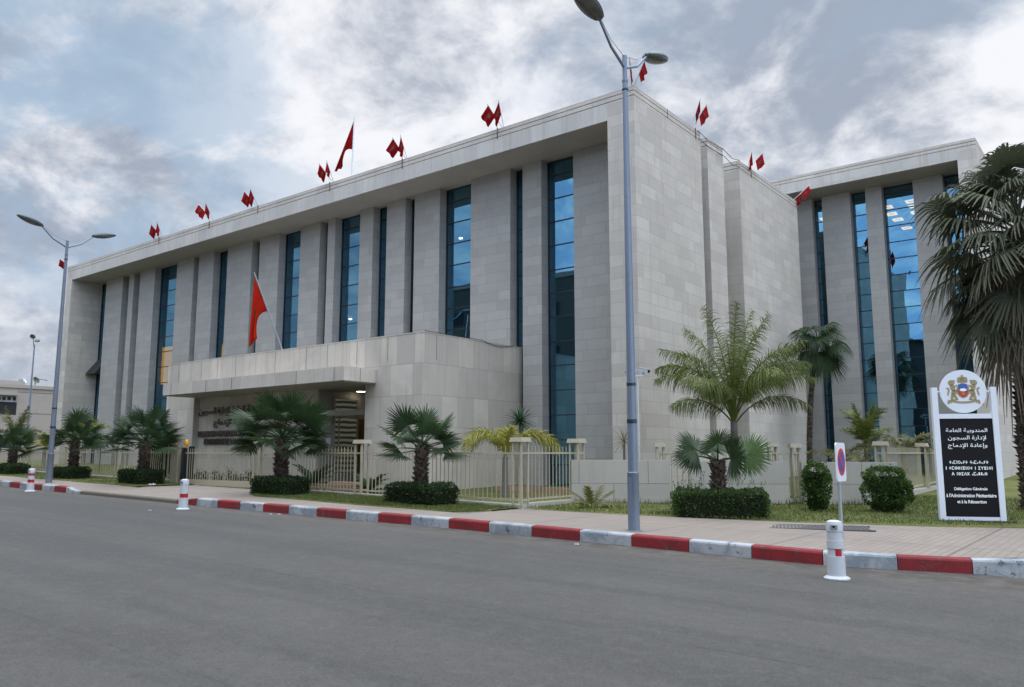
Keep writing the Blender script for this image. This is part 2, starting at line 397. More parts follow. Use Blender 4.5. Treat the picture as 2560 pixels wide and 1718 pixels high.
def soil_(t):
    P = wpos(t); n_ = t.noise(P, .55, 5, .6, .4); n2_ = t.noise(P, 30, 5, .7); n3_ = t.noise(P, 5, 5, .7)
    c = t.mix(t.sm(n_, .3, .7), (.075, .10, .03), (.17, .17, .06))
    c = t.mix(t.math('MULTIPLY', t.sm(n3_, .45, .7), .5), c, (.20, .175, .09))
    c = t.mix(t.math('MULTIPLY', t.sm(n2_, .4, .7), .5), c, (.045, .065, .02))
    return bsdf(t, c, .95, 0, .1, n2_, .7, .03)
M['soil'] = mat('patchy_lawn', soil_)
M['earth'] = paint('dry_ground', (.24, .21, .17), .95, .2, scale=.6, spec=.1)
def kerbm(name, c, c2, chip):
    def b(t):
        P = wpos(t); n_ = t.noise(P, 5, 7, .7, .5); n2_ = t.noise(P, 40, 4, .7); n3_ = t.noise(P, 1.6, 5, .65, 1.0)
        cc = t.mix(n_, tuple(x * .85 for x in c), c)
        cc = t.mix(t.math('MULTIPLY', t.sm(n3_, .42, .60), .8), cc, c2)
        cc = t.mix(t.sm(n_, .585, .62), cc, chip)
        cc = t.mix(t.math('MULTIPLY', t.sm(n2_, .55, .75), .25), cc, (.2, .19, .18))
        return bsdf(t, cc, .65, 0, .3, n2_, .5, .01)
    return mat(name, b)
M['kwhite'] = kerbm('worn_white_kerb_paint', (.42, .44, .455), (.20, .235, .27), (.12, .12, .12))
M['kred'] = kerbm('worn_red_kerb_paint', (.26, .024, .027), (.17, .022, .025), (.10, .07, .07))
M['kgrey'] = paint('bare_kerb_concrete', (.15, .132, .11), .85, .2, scale=7, spec=.2)

# ------------------------------------------------------------------ ground, road, pavement, kerb
def interp(x, xs, ys):
    if x <= xs[0]: return ys[0]
    for i in range(1, len(xs)):
        if x <= xs[i]: return ys[i - 1] + (ys[i] - ys[i - 1]) * (x - xs[i - 1]) / (xs[i] - xs[i - 1])
    return ys[-1]
def gr(px, py, h=0):
    r = ray(px, py); t = (h + SL * -3.13 - CZ) / (r.z + SL * r.x); return CAM + r * t
XC = [-900, -70, 15, 900]
def sheet(name, m_, y0, y1, dz, x0=-900, x1=900):
    mb = MB(); xs = sorted(set([x0, x1] + [x for x in XC if x0 < x < x1]))
    for a, b in zip(xs, xs[1:]): mb.poly([(a, y0, g(a) + dz), (b, y0, g(b) + dz), (b, y1, g(b) + dz), (a, y1, g(a) + dz)])
    o = mb.build(name, m_); tag(o, kind='structure'); return o
sheet('ground', M['earth'], -900, 900, -.04)
mb = MB()
for x0, x1, y0, y1 in ((-900, -70, -3.4, 13), (-70, 15, -3.4, 13), (15, 900, -3.4, 13), (-1.2, 9, 13, 300), (-75, -56, 13, 300)):
    if y0 == 13: mb.poly([(x0, y0, g(x0)), (x1, y0, g(x1)), (x1, y1, g(x1)), (x0, y1, g(x0))])
    else: mb.poly([(x0, y0, g(x0)), (x1, y0, g(x1)), (x1, y1, g(x1)), (x0, y1, g(x0))])
tag(mb.build('road', M['asphalt']), kind='structure')
mb = MB()
for x0, x1 in ((-900, -70), (-70, 15), (15, 900)):
    for (a, b, za, zb) in ((-3.4, -3.4, 0, .17), (-3.4, -6.6, .17, .17)):
        mb.poly([(x1, a, g(x1) + za), (x0, a, g(x0) + za), (x0, b, g(x0) + zb), (x1, b, g(x1) + zb)])
tag(mb.build('far_side_pavement', M['tiles']), kind='structure')

KX = [-60, -33, -20, -11, -3.9, -3.0, -2.06, -1.49]; KY = [11.8, 11.8, 11.95, 12.38, 12.35, 12.62, 12.95, 13.35]
kpath = [Vector((x, interp(x, KX, KY), 0)) for x in [-60 + .5 * i for i in range(113)] + [-3.5, -3.0, -2.5, -2.06, -1.75, -1.49]] + [Vector(p) for p in ((-1.1, 13.9, 0), (-.75, 14.6, 0), (-.45, 15.6, 0), (-.3, 17, 0), (-.25, 20, 0), (-.25, 30, 0), (-.25, 60, 0))]
kcum = [0]
for a, b in zip(kpath, kpath[1:]): kcum.append(kcum[-1] + (b - a).length)
def kat(s):
    for i in range(1, len(kcum)):
        if s <= kcum[i] or i == len(kcum) - 1:
            a, b = kpath[i - 1], kpath[i]; t = (s - kcum[i - 1]) / (kcum[i] - kcum[i - 1]); d = (b - a).normalized()
            return a.lerp(b, t), Vector((-d.y, d.x, 0))
def ks_of_x(x):
    for i in range(1, len(kpath)):
        if kpath[i].x >= x:
            a, b = kpath[i - 1], kpath[i]; return kcum[i - 1] + (x - a.x) / (b.x - a.x) * (kcum[i] - kcum[i - 1])
DX0, DX1 = -27.4, -21.05     # dropped kerb at the gate
def drop(x):
    a = min(max((x - DX0 + .75) / .75, 0), 1) * min(max((DX1 + .75 - x) / .75, 0), 1); return a * a * (3 - 2 * a)
KT = ([0, 82, 166, 442, 493, 722, 1150, 1329, 1578, 2055, 2241, 2430], [1202, 1209, 1218, 1248, 1251, 1266, 1298, 1312, 1335, 1380, 1388, 1397])
bounds = []   # (arc length, colour of the block that starts here)
def kx(px):
    # ray meets the kerb line
    lo, hi = -60.0, -2.0
    for _ in range(40):
        mid = (lo + hi) / 2; p = Vector((mid, interp(mid, KX, KY), g(mid) + .2)) - CAM
        X = p.x * cos(YAW) + p.y * sin(YAW); Y = -p.x * sin(YAW) + p.y * cos(YAW); yc = Y * cos(PH) + p.z * sin(PH)
        if CX + F * X / yc < px: lo = mid
        else: hi = mid
    return lo
left = [(25, 'r'), (50, 'w'), (82, 'r'), (105, 'w')]
for px_, c_ in ((0, 'w'), (25, 'r'), (50, 'w'), (82, 'r'), (105.5, 'w'), (136, 'r'), (166, 'w'), (201, 'g'), (442, 'r'), (492, 'w'), (544, 'r'), (600, 'w'), (658, 'r'), (722, 'w'), (792, 'r'), (865, 'w'), (945.6, 'r'), (1028, 'w'), (1122, 'r'), (1222, 'w'), (1329, 'r'), (1449, 'w'), (1578, 'r'), (1722, 'w'), (1878, 'r'), (2055, 'w'), (2243, 'r'), (2430, 'w')):
    bounds.append((ks_of_x(kx(px_)), c_))
s0 = bounds[0][0]; c_ = 'r'; pre = []
while s0 > 2: s0 -= 1.15; pre.insert(0, (s0, c_)); c_ = 'w' if c_ == 'r' else 'r'
bounds = pre + bounds; s0 = bounds[-1][0]; c_ = 'r'
while s0 < kcum[-1] - 20: s0 += 1.1; bounds.append((s0, c_)); c_ = 'w' if c_ == 'r' else 'r'
mb = MB(); KI = {'w': 0, 'r': 1, 'g': 2}
for (sa, c_), (sb, _) in zip(bounds, bounds[1:]):
    mb.mi = KI[c_]; nsub = max(2, int((sb - sa) / .3)) if c_ == 'g' or sb - sa > .7 else 2
    cuts = [sa + (sb - sa) * i / nsub for i in range(nsub + 1)]
    prof_all = []
    for i, s_ in enumerate(cuts):
        p, nrm = kat(s_ + (.006 if i == 0 else (-.006 if i == nsub else 0)))
        hh = .2 - .09 * drop(p.x); wob = .006 * noise.noise(Vector((s_ * 2.1, 0, 0)))
        prof = ((0, -.1), (.0, hh - .035), (.012, hh - .01), (.04, hh + wob), (.17, hh + .004 + wob), (.17, -.1))
        prof_all.append([p + nrm * o_ + Vector((0, 0, g(p.x) + z_)) for o_, z_ in prof])
    b = len(mb.v)
    for row in prof_all: mb.v.extend(tuple(q) for q in row)
    for i in range(nsub):
        for k in range(5): mb.face((b + i * 6 + k, b + (i + 1) * 6 + k, b + (i + 1) * 6 + k + 1, b + i * 6 + k + 1))
    mb.face([b + k for k in range(6)]); mb.face([b + nsub * 6 + 5 - k for k in range(6)])
tag(mb.build('kerb', [M['kwhite'], M['kred'], M['kgrey']], fix=True), kind='structure')

# pavement sheet between kerb and verge
def ph(x, y):
    return g(x) +   .2 - .09 * drop(x) * min(max(1 - (y - 12.3) / 1.5, 0), 1)
PB = [(-60, 15.45), (-12.0, 15.45), (-11.61, 15.45), (-9.19, 15.85), (-6.44, 16.6), (-5.74, 16.85), (-3.47, 17.85), (-2.06, 18.9), (-1.75, 20.5), (-1.6, 24), (-1.6, 60)]
rows = []
fr = [-60 + .6 * i for i in range(80)] + [-11.8]
prs = [((x, interp(x, KX, KY) + .17), (x, 15.45)) for x in fr]
prs += [((-9.6, 12.53), (-9.19, 15.85)), ((-7.5, 12.5), (-7.6, 16.25)), ((-5.5, 12.51), (-6.44, 16.6)), ((-4.2, 12.5), (-5.3, 17.03)), ((-3.4, 12.66), (-4.3, 17.48)), ((-2.6, 12.93), (-3.47, 17.85)), ((-1.9, 13.28), (-2.7, 18.4)), ((-1.3, 13.9), (-2.06, 18.9)), ((-.75, 15.0), (-1.75, 20.5)), ((-.44, 17.5), (-1.6, 24)), ((-.42, 60), (-1.6, 60))]
mb = MB(); NR = 7
P_ = []
for (a, b) in prs:
    P_.append([(a[0] + (b[0] - a[0]) * k / (NR - 1), a[1] + (b[1] - a[1]) * k / (NR - 1), ph(a[0] + (b[0] - a[0]) * k / (NR - 1), a[1] + (b[1] - a[1]) * k / (NR - 1))) for k in range(NR)])
mb.grid(P_)
o = mb.build('pavement', M['tiles'], fix=False); tag(o, kind='structure')
# yard and lawn
mb = MB()
LB = [(x, 15.45) for x in range(-60, -12, 3)] + [(-12.2, 15.45), (-11.61, 15.45)] + PB[3:10]
ys = [0, .02, .1, .3, .6, 1.0]
rowsP = []
for (x, y) in LB:
    rowsP.append([(x + (0 if x < -12 else (-1.0 * t)), y + (60 - y) * t, hz_(x, y + (60 - y) * t) + (.025 if t > 0 else -.03)) for t in ys])
mb.grid(rowsP); tag(mb.build('lawn', M['soil']), kind='structure')
# verges: grass islands in the pavement
def verge_edge(x): return 13.45 + .05 * sin(x * 1.3)
VERGES = ((-60, -26.5), (-21.2, -11.95))
mb = MB()
for (xa, xb) in VERGES:
    n_ = int((xb - xa) / .4); P_ = []
    for i in range(n_ + 1):
        x = xa + (xb - xa) * i / n_
        rnd = 0
        if xa > -30: d_ = x - xa; rnd = (1 - min(d_ / 1.6, 1)) ** 2 * 1.5
        d2 = xb - x
        if xa > -30: rnd += (1 - min(d2 / .5, 1)) ** 2 * .9
        y0 = verge_edge(x) + rnd
        P_.append([(x, y0, g(x) + .17), (x, y0 + .02, g(x) + .228)] + [(x, y0 + .02 + (15.47 - y0) * k / 5, g(x) + .235) for k in range(1, 6)])
    mb.grid(P_)
tag(mb.build('verge', M['soil']), kind='structure')

# grass blades
def on_grass(x, y):
    for (xa, xb) in VERGES:
        if xa < x < xb and verge_edge(x) + .03 < y < 15.4:
            if xa > -30 and (x - xa) < 1.6 and y < verge_edge(x) + (1 - (x - xa) / 1.6) ** 2 * 1.5 + .03: return False
            return True
    if x > -11.9:
        yb = interp(x, [p[0] for p in PB], [p[1] for p in PB])
        return y > yb + .02 and y < yb + 7 + max(0, (x + 6)) * 2
    return False
mb = MB(); cnt = 0
while cnt < 52000:
    if R.random() < .42: x = R.uniform(-21, -12); y = R.uniform(13.4, 15.45)
    elif R.random() < .85: x = R.uniform(-11.9, -1.7); y = R.uniform(15.4, 26)
    else: x = R.uniform(-45, -26.5); y = R.uniform(13.4, 15.4)
    if not on_grass(x, y): continue
    cnt += 1
    z = (g(x) + .23) if x < -11.9 else hz_(x, y) + .02
    cl = noise.noise(Vector((x * .9, y * .9, 0))) + .5 * noise.noise(Vector((x * 3.1, y * 3.1, 4)))
    h = max(.02, .045 + .04 * cl + R.uniform(-.015, .02)); a = R.uniform(0, pi); wd = .009 + .004 * R.random()
    lx, ly = R.uniform(-.6, .6) * h, R.uniform(-.6, .6) * h
    c_, s_ = cos(a) * wd, sin(a) * wd
    mb.poly([(x - c_, y - s_, z), (x + c_, y + s_, z), (x + lx, y + ly, z + h)])
tag(mb.build('grass', M['blade']), 'short patchy green and yellow grass on the verges and lawn', 'grass', kind='stuff')

# ------------------------------------------------------------------ the office buildings
def banded_top(mb, x0, x1, y0, y1, z0, z1, gmi):
    """parapet of two slabs with two recessed joints"""
    za = z0; h = (z1 - z0)
    segs = ((.0, .08, 1), (.08, .50, 0), (.50, .58, 1), (.58, 1.0, 0))
    for a, b, gz in segs:
        mb.mi = gmi if gz else 0; i_ = .035 if gz else 0
        mb.box(x0 + i_, x1 - i_, y0 + i_, y1 - i_, z0 + a * h + (.0 if gz else .0), z0 + b * h)
    mb.mi = 0
def window(parent, x0, x1, yg, z0, z1, mulls, vert=()):
    f = MB(); t = .018
    f.box(x0, x0 + .03, yg - .03, yg + .06, z0, z1); f.box(x1 - .03, x1, yg - .03, yg + .06, z0, z1)
    f.box(x0 + .031, x1 - .031, yg - .03, yg + .06, z1 - .05, z1 - .001); f.box(x0 + .031, x1 - .031, yg - .03, yg + .06, z0 + .001, z0 + .06)
    for z in mulls:
        if z0 + .1 < z < z1 - .1: f.box(x0 + .031, x1 - .031, yg - .02, yg + .05, z - t, z + t)
    for x in vert: f.box(x - .015, x + .015, yg - .015, yg + .045, z0 + .07, z1 - .06)
    wo = f.build('window', M['mull'], parent)
    p = MB(); zs = [z0 + .06] + sorted([z for z in mulls if z0 + .1 < z < z1 - .1]) + [z1 - .05]
    for a, b in zip(zs, zs[1:]):   # each pane a hair out of line with its neighbours
        e1, e2 = R.uniform(-.003, .003), R.uniform(-.003, .003)
        p.poly([(x0 + .03, yg + .01 + e1, a), (x1 - .03, yg + .01 + e2, a), (x1 - .03, yg + .01 - e1, b), (x0 + .03, yg + .01 - e2, b)])
    p.build('glass_pane', M['glass'], wo)
    return wo

XS, YF, YR, YG = -11.76, 21.06, 22.53, 22.95
main = thing('office_building', 'long pale stone office building with deep roof frame, tall piers and porch', 'building', (-31.8, 28, 0), world=True)
XL = -51.84; ZT = 13.11; ZB = 12.21
b_ = MB()                                   # beam across the front
b_.box(XL + .74, -12.74, YF, YG + .35, ZB, 12.79)
b_.build('roof_beam', M['stone_fascia'], main)
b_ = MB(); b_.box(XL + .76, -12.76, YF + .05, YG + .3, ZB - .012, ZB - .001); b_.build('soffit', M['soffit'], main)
b_ = MB(); b_.mi = 0                        # side walls
b_.box(-12.74, XS, YF, 25.85, -1.5, 12.79); b_.box(-14.6, XS, 26.40, 27.80, -1.5, 12.79); b_.box(-14.6, XS, 29.35, 36.0, -1.5, 12.79)
b_.box(-16.0, -14.61, 25.9, 36.0, -1.5, 12.79)
b_.box(-50.0, -16.01, 30, 36.0, -1.5, 12.79)
b_.box(-15.9, -12.75, 24.4, 25.84, -1.5, 12.79)
b_.box(XL, XL + .74, YF, 36.0, -1.5, 12.79)
b_.build('side_wall', M['stone'], main)
b_ = MB()
banded_top(b_, XL, XS, YF, YG + .4, 12.79, ZT, 1)
for (y0, y1) in ((YG + .4, 25.85), (26.40, 27.80), (29.35, 36.0)): banded_top(b_, -14.6, XS, y0 + (0 if y0 > 24 else -.04), y1, 12.79, ZT, 1)
b_.build('parapet', [M['stone'], M['groove']], main)
b_ = MB(); b_.box(XL + .75, -14.61, YG + .36, 35.9, 12.5, 12.95); b_.build('roof', M['plaster'], main)
PIERS = [(-49.74, -47.64), (-46.85, -46.28), (-45.55, -43.86), (-41.45, -39.74), (-39.22, -37.78), (-36.50, -34.36), (-33.70, -32.11), (-30.44, -29.02), (-28.46, -27.94), (-26.26, -25.41), (-24.56, -23.44), (-22.90, -21.48), (-19.82, -17.88), (-17.30, -16.45), (-15.06, -12.80)]
for (a, b) in PIERS:
    p = MB(); p.box(a, b, YR, YG + .3, -1, ZB - .014); p.build('pier', M['stone_pier'], main, bevel=.008)
MU = [11.66, 10.79, 9.93, 9.05, 8.15, 7.31, 6.45, 5.56, 4.70, 3.83, 2.96, 2.10, 1.25]
edges = [XL + .74] + [v for p in PIERS for v in p]
for i in range(0, len(edges) - 1, 2):
    a, b = edges[i], edges[i + 1]
    z0 = 5.5 if -32.9 < a and b < -17.7 else .35
    window(main, a + .001, b - .001, YG, z0, ZB - .015, MU)
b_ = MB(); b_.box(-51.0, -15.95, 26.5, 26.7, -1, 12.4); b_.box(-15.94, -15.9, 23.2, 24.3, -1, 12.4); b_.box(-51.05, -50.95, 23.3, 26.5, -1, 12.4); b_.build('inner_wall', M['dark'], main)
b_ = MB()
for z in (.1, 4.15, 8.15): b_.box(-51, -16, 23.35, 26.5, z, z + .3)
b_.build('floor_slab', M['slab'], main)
for (xa, xb, z0, z1) in ((-16.4, -15.1, 2.15, 4.55), (-16.4, -15.1, 6.5, 7.3), (-17.85, -17.35, 3.9, 4.6), (-43.8, -42.9, 4.7, 5.5), (-21.4, -20.3, 6.0, 6.6)):
    b_ = MB(); b_.box(xa, xb, 23.16, 23.2, z0, z1); b_.build('window_blind', M['slab'], main)
for (xa, xb, z0, z1) in ((-45.1, -43.35, 5.5, 7.7), (-38.75, -37.75, 5.4, 7.35)):
    b_ = MB(); b_.box(xa, xb, 23.5, 23.58, z0, z1); b_.build('lit_room', M['warm'], main)
for (px, py) in ((880, 762), (883, 776), (876, 798), (399, 866), (428, 860), (1152, 596), (548, 836)):
    q = ony(px, py, 25.0); b_ = MB(); b_.box(q.x - .07, q.x + .07, 24.95, 25.05, q.z - .03, q.z + .03); b_.build('inner_lamp', M['whitelamp'] if px > 500 else M['lamp_on'], main)
# tilted hood over the leftmost window
b_ = MB(); b_.poly([(-51.05, 22.9, 7.4), (-49.8, 22.9, 7.4), (-49.8, 22.2, 6.45), (-51.05, 22.2, 6.45)]); b_.poly([(-49.8, 22.9, 7.4), (-49.8, 22.9, 6.45), (-49.8, 22.2, 6.45)]); b_.poly([(-51.05, 22.2, 6.44), (-49.8, 22.2, 6.44), (-49.8, 22.9, 6.44), (-51.05, 22.9, 6.44)])
b_.build('window_hood', M['mull'], main)
# rusty stains and pipe brackets on the parapet
b_ = MB()
for (px, py) in ((398, 601), (524, 556), (645, 523), (825, 455), (1006, 403), (1244, 333)):
    x = ony(px, py, YF).x; b_ = MB(); b_.box(x - .015, x + .015, YF - .03, YF - .002, 12.74, ZT + .04); b_.build('cable_bracket', M['groove'], main)
for (px, py) in ((1738, 330), (1877, 430)):
    y = onx(px, py, XS).y; b_ = MB(); b_.box(XS + .002, XS + .03, y - .015, y + .015, 12.74, ZT + .04); b_.build('cable_bracket', M['groove'], main)
b_ = MB(); pts = [(XS + .03, 25.6, 13.1), (XS + .03, 26.4, 13.0), (XS + .03, 27.8, 13.08), (XS + .03, 28.6, 12.95), (XS + .03, 29.35, 13.1)]
b_.tube(pts, .012, 5); b_.tube([(x + .02, y, z - .28) for x, y, z in pts], .012, 5); b_.build('cable', M['mull'], main)

# entrance porch
YP = 17.8; PX0, PX1, PZ = -32.97, -17.62, 5.46
po = MB(); po.box(PX0, PX1, YP, YG - .05, 3.921, PZ - .04); po.box(PX0, -30.78, YP, YG - .05, -1, 3.92); po.box(-30.779, -23.05, YP + .25, YG - .05, -1, 3.92)
po.box(-20.26, PX1, YP, YG - .05, -1, 3.92); po.box(-23.049, -20.261, 22.3, YG - .05, -1, 3.92)
po.box(PX0 - .01, PX1 + .01, YP - .01, YG - .06, PZ - .039, PZ)
porch = po.build('entrance_porch', M['stone_porch'], main)
b_ = MB(); b_.box(-30.75, -19.73, 16.43, YP - .001, 3.93, 4.38); b_.build('canopy', M['stone_porch'], porch)
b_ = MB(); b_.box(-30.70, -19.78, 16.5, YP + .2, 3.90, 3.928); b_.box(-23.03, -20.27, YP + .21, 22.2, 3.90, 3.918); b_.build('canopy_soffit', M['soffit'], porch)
def jl(*a): m_ = MB(); m_.box(*a); m_.build('joint_line', M['groove'], porch)
for xz in (155, 330, 455, 595, 900, 1140, 1305, 1535, 1775):
    q = ony(400 + xz / 3.116, 880, YP).x; jl(q - .009, q + .009, YP - .004, YP - .001, 4.62, PZ - .06)
q = onx(400 + 2155 / 3.116, 870, PX1).y; jl(PX1 + .001, PX1 + .004, q - .01, q + .01, 4.6, PZ - .06)
for xz in (90, 360, 558, 1060, 1355): q = ony(400 + xz / 3.116, 950, 16.43).x; jl(q - .012, q + .012, 16.425, 16.429, 3.94, 4.37)
jl(-19.729, -19.725, 17.09, 17.11, 3.94, 4.37)
b_ = MB(); pts = [(PX1 + .02, 17.85 + .35 * i, PZ + .02 - .30 * (max(0, i - 8) / 3) * max(0, (13 - i) / 4) * .8) for i in range(14)]; b_.tube(pts, .009, 5); b_.build('loose_cable', M['mull'], porch)
dl = MB(); dl.lathe([(.16, -.012), (.16, .0)], 18, (-22.65, -22.65 * ray(902, 985).y / ray(902, 985).x, 3.898)); dl.build('downlight', M['down'], porch)
# glazed entrance on the return wall of the porch (faces east)
xw = -23.05
b_ = MB()
b_.box(xw + .002, xw + .04, 18.10, 18.70, .6, 3.85); b_.build('dark_reveal', M['soffit'], porch)
b_ = MB(); b_.box(xw + .01, xw + .03, 18.78, 19.84, .9, 3.60); b_.build('lit_blind', M['blind'], porch)
b_ = MB()
for y in (18.72, 19.84): b_.box(xw + .002, xw + .09, y, y + .06, .6, 3.68)
b_.box(xw + .002, xw + .09, 18.78, 19.84, 3.61, 3.68); b_.box(xw + .002, xw + .08, 18.78, 19.84, 2.93, 3.1); b_.box(xw + .002, xw + .08, 18.78, 19.84, .6, .95)
b_.box(xw + .002, xw + .08, 18.98, 19.01, .96, 2.92)
b_.build('entrance_frame', M['soffit'], porch)
b_ = MB(); b_.box(xw + .003, xw + .05, 19.92, 20.9, .5, 2.9); b_.build('entrance_door', M['door'], porch)
b_ = MB(); b_.box(-23.03, -20.27, 18.3, 18.36, 2.95, 3.12); b_.box(-23.03, -20.27, 21.9, 22.2, 0, 3.8); b_.build('transom_bar', M['soffit'], porch)
b_ = MB(); b_.box(xw + .045, xw + .05, 18.42, 18.64, 1.75, 2.2); b_.build('paper_notice', M['letter'], porch)

# rear building
rear = thing('rear_office_building', 'taller pale stone office wing behind, with roof frame and narrow blue windows', 'building', (-16, 45, 0), world=True)
Y2, XR2, ZT2, ZB2 = 37.0, -4.61, 14.70, 13.89
b_ = MB(); b_.box(-32, XR2 - .71, Y2, 39.4, ZB2, ZT2 - .3); b_.build('roof_beam', M['stone_fascia'], rear)
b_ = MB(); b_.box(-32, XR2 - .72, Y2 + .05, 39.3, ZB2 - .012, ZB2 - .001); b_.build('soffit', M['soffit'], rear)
b_ = MB(); b_.box(XR2 - .71, XR2, Y2, 62, -1.5, ZT2 - .3); b_.box(-32, XR2 - .72, 45, 62, -1.5, ZT2 - .3); b_.box(-32.8, -32.01, Y2, 62, -1.5, ZT2 - .3); b_.build('side_wall', M['stone'], rear)
b_ = MB(); banded_top(b_, -32.8, XR2, Y2, 39.5, ZT2 - .3, ZT2, 1); banded_top(b_, XR2 - 1.2, XR2, 39.46, 62, ZT2 - .3, ZT2, 1); b_.build('parapet', [M['stone'], M['groove']], rear)
b_ = MB(); b_.box(-32, XR2 - 1.2, 39.6, 61, ZT2 - .8, ZT2 - .3); b_.build('roof', M['plaster'], rear)
P2 = [(-31.9, -27), (-26, -20), (-19.2, -14.6), (-13.9, -11.86), (-11.39, -10.10), (-9.41, -8.70), (-7.38, -6.17)]
for (a, b) in P2:
    p = MB(); p.box(a, b, 38.5, 39.3, -1, ZB2 - .014); p.build('pier', M['stone_pier'], rear, bevel=.008)
MU2 = [13.55 - .765 * i for i in range(17)]
e2 = [v for p in P2 for v in p][1:] + [XR2 - .71]
for i in range(0, len(e2) - 1, 2): window(rear, e2[i] + .001, e2[i + 1] - .001, 38.95, .45, ZB2 - .015, MU2)
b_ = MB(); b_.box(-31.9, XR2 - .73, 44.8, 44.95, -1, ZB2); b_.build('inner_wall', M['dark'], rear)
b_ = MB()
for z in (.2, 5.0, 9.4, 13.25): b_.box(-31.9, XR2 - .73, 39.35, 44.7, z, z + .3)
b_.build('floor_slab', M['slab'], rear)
for (x, y) in ((-7.7, 39.6), (-7.75, 40.5), (-8.8, 39.9), (-8.9, 41.2), (-8.9, 42.4), (-7.9, 41.6), (-8.9, 44.3), (-11.7, 40.0)):
    b_ = MB(); b_.box(x - .22, x + .22, y - .22, y - .14, 13.19, 13.24); b_.box(x - .22, x + .22, y + .14, y + .22, 13.19, 13.24); b_.box(x - .22, x - .14, y - .139, y + .139, 13.19, 13.24); b_.box(x + .14, x + .22, y - .139, y + .139, 13.19, 13.24)
    b_.build('ceiling_lamp', M['lamp_on'], rear)

# ------------------------------------------------------------------ lettering
FORMS = {}
for ch, base, n_ in (('\u0627', 0xFE8D, 2), ('\u0625', 0xFE87, 2), ('\u0644', 0xFEDD, 4), ('\u0645', 0xFEE1, 4), ('\u0646', 0xFEE5, 4), ('\u062F', 0xFEA9, 2), ('\u0648', 0xFEED, 2), ('\u0628', 0xFE8F, 4), ('\u064A', 0xFEF1, 4), ('\u0629', 0xFE93, 2), ('\u0639', 0xFEC9, 4), ('\u0631', 0xFEAD, 2), ('\u0633', 0xFEB1, 4), ('\u062C', 0xFE9D, 4), ('\u0640', 0, 5)):
    FORMS[ch] = (base, n_)
def arabic(s):
    """joined letter forms, put in visual order"""
    out = []; i = 0; s = list(s)
    joins_next = lambda c: c in FORMS and FORMS[c][1] >= 4
    while i < len(s):
        c = s[i]
        if c == ' ': out.append(' '); i += 1; continue
        prev = i > 0 and joins_next(s[i - 1])
        if c == '\u0644' and i + 1 < len(s) and s[i + 1] in ('\u0627', '\u0625'):
            base = 0xFEFB if s[i + 1] == '\u0627' else 0xFEF9
            out.append(chr(base + (1 if prev else 0))); s[i + 1] = '\u0627'; i += 2; continue
        nxt = i + 1 < len(s) and s[i + 1] in FORMS and FORMS[c][1] >= 4
        b, n_ = FORMS[c]
        if c == '\u0629' and not prev: out.append(c); i += 1; continue
        out.append(chr(b + (3 if prev and nxt else 2 if nxt else 1 if prev else 0))); i += 1
    return ''.join(reversed(out))
def text_mesh(s, bold=0.0, ext=.02):
    cu = bpy.data.curves.new('lettering', 'FONT'); cu.body = s; cu.offset = bold; cu.extrude = ext; cu.resolution_u = 4
    o = bpy.data.objects.new('lettering', cu); col.objects.link(o); bpy.context.view_layer.update()
    me = bpy.data.meshes.new_from_object(o); bpy.data.objects.remove(o); bpy.data.curves.remove(cu)
    return me
def text(s, parent, m_, origin, ux, width, height, name='word', gap=.16, bold=.01, up=Vector((0, 0, 1)), depth=.006, align='L'):
    """lay text in the plane spanned by ux and up, its box fitted to width x height"""
    me = text_mesh(s, bold); xs = [v.co.x for v in me.vertices]; ys = [v.co.y for v in me.vertices]
    if not xs: return None
    x0, x1, y0, y1 = min(xs), max(xs), min(ys), max(ys); ux = Vector(ux).normalized(); nz = ux.cross(up)
    zs = [v.co.z for v in me.vertices]; zr = max(max(zs) - min(zs), 1e-6); z0 = min(zs)
    for v in me.vertices:
        p = Vector(origin) + ux * ((v.co.x - x0) / (x1 - x0) * width) + up * ((v.co.y - y0) / (y1 - y0) * height) + nz * ((v.co.z - z0) / zr * depth)
        v.co = p
    # one object per word
    n_ = len(me.vertices); par = list(range(n_))
    def find(i):
        while par[i] != i: par[i] = par[par[i]]; i = par[i]
        return i
    for e in me.edges:
        a, b = find(e.vertices[0]), find(e.vertices[1])
        if a != b: par[a] = b
    pr = [(v.co - Vector(origin)).dot(ux) for v in me.vertices]; isl = {}
    for i in range(n_): isl.setdefault(find(i), []).append(i)
    iv = sorted((min(pr[i] for i in L), max(pr[i] for i in L), r) for r, L in isl.items()); words = []
    for a, b, r in iv:
        if words and a - words[-1][0] < gap * height: words[-1][0] = max(words[-1][0], b); words[-1][1].append(r)
        else: words.append([b, [r]])
    for _, roots in words:
        rs = set(roots); keep = [i for i in range(n_) if find(i) in rs]; mp = {k: j for j, k in enumerate(keep)}
        m2 = bpy.data.meshes.new(name); m2.from_pydata([tuple(me.vertices[i].co) for i in keep], [], [[mp[i] for i in p.vertices] for p in me.polygons if p.vertices[0] in mp])
        m2.materials.append(m_); m2.update(); link(name, m2, parent)
    bpy.data.meshes.remove(me)
text("DELEGATION GENERALE A L'ADMINISTRATION", porch, M['bronze'], (-30.70, 18.05 - .03, 2.30), (1, 0, 0), 4.75, .25, bold=.045, depth=.029)
text("PENITENTIAIRE ET A LA REINSERTION", porch, M['bronze'], (-30.23, 18.05 - .03, 1.985), (1, 0, 0), 3.72, .25, bold=.045, depth=.029)
text(arabic('\u0627\u0644\u0645\u0646\u062F\u0648\u0628\u064A\u0629 \u0627\u0644\u0639\u0627\u0645\u0629 \u0644\u0625\u062F\u0627\u0631\u0629 \u0627\u0644\u0633\u062C\u0648\u0646'), porch, M['bronze'], (-30.72, 18.02, 3.12), (1, 0, 0), 4.8, .38, bold=.02, depth=.029)
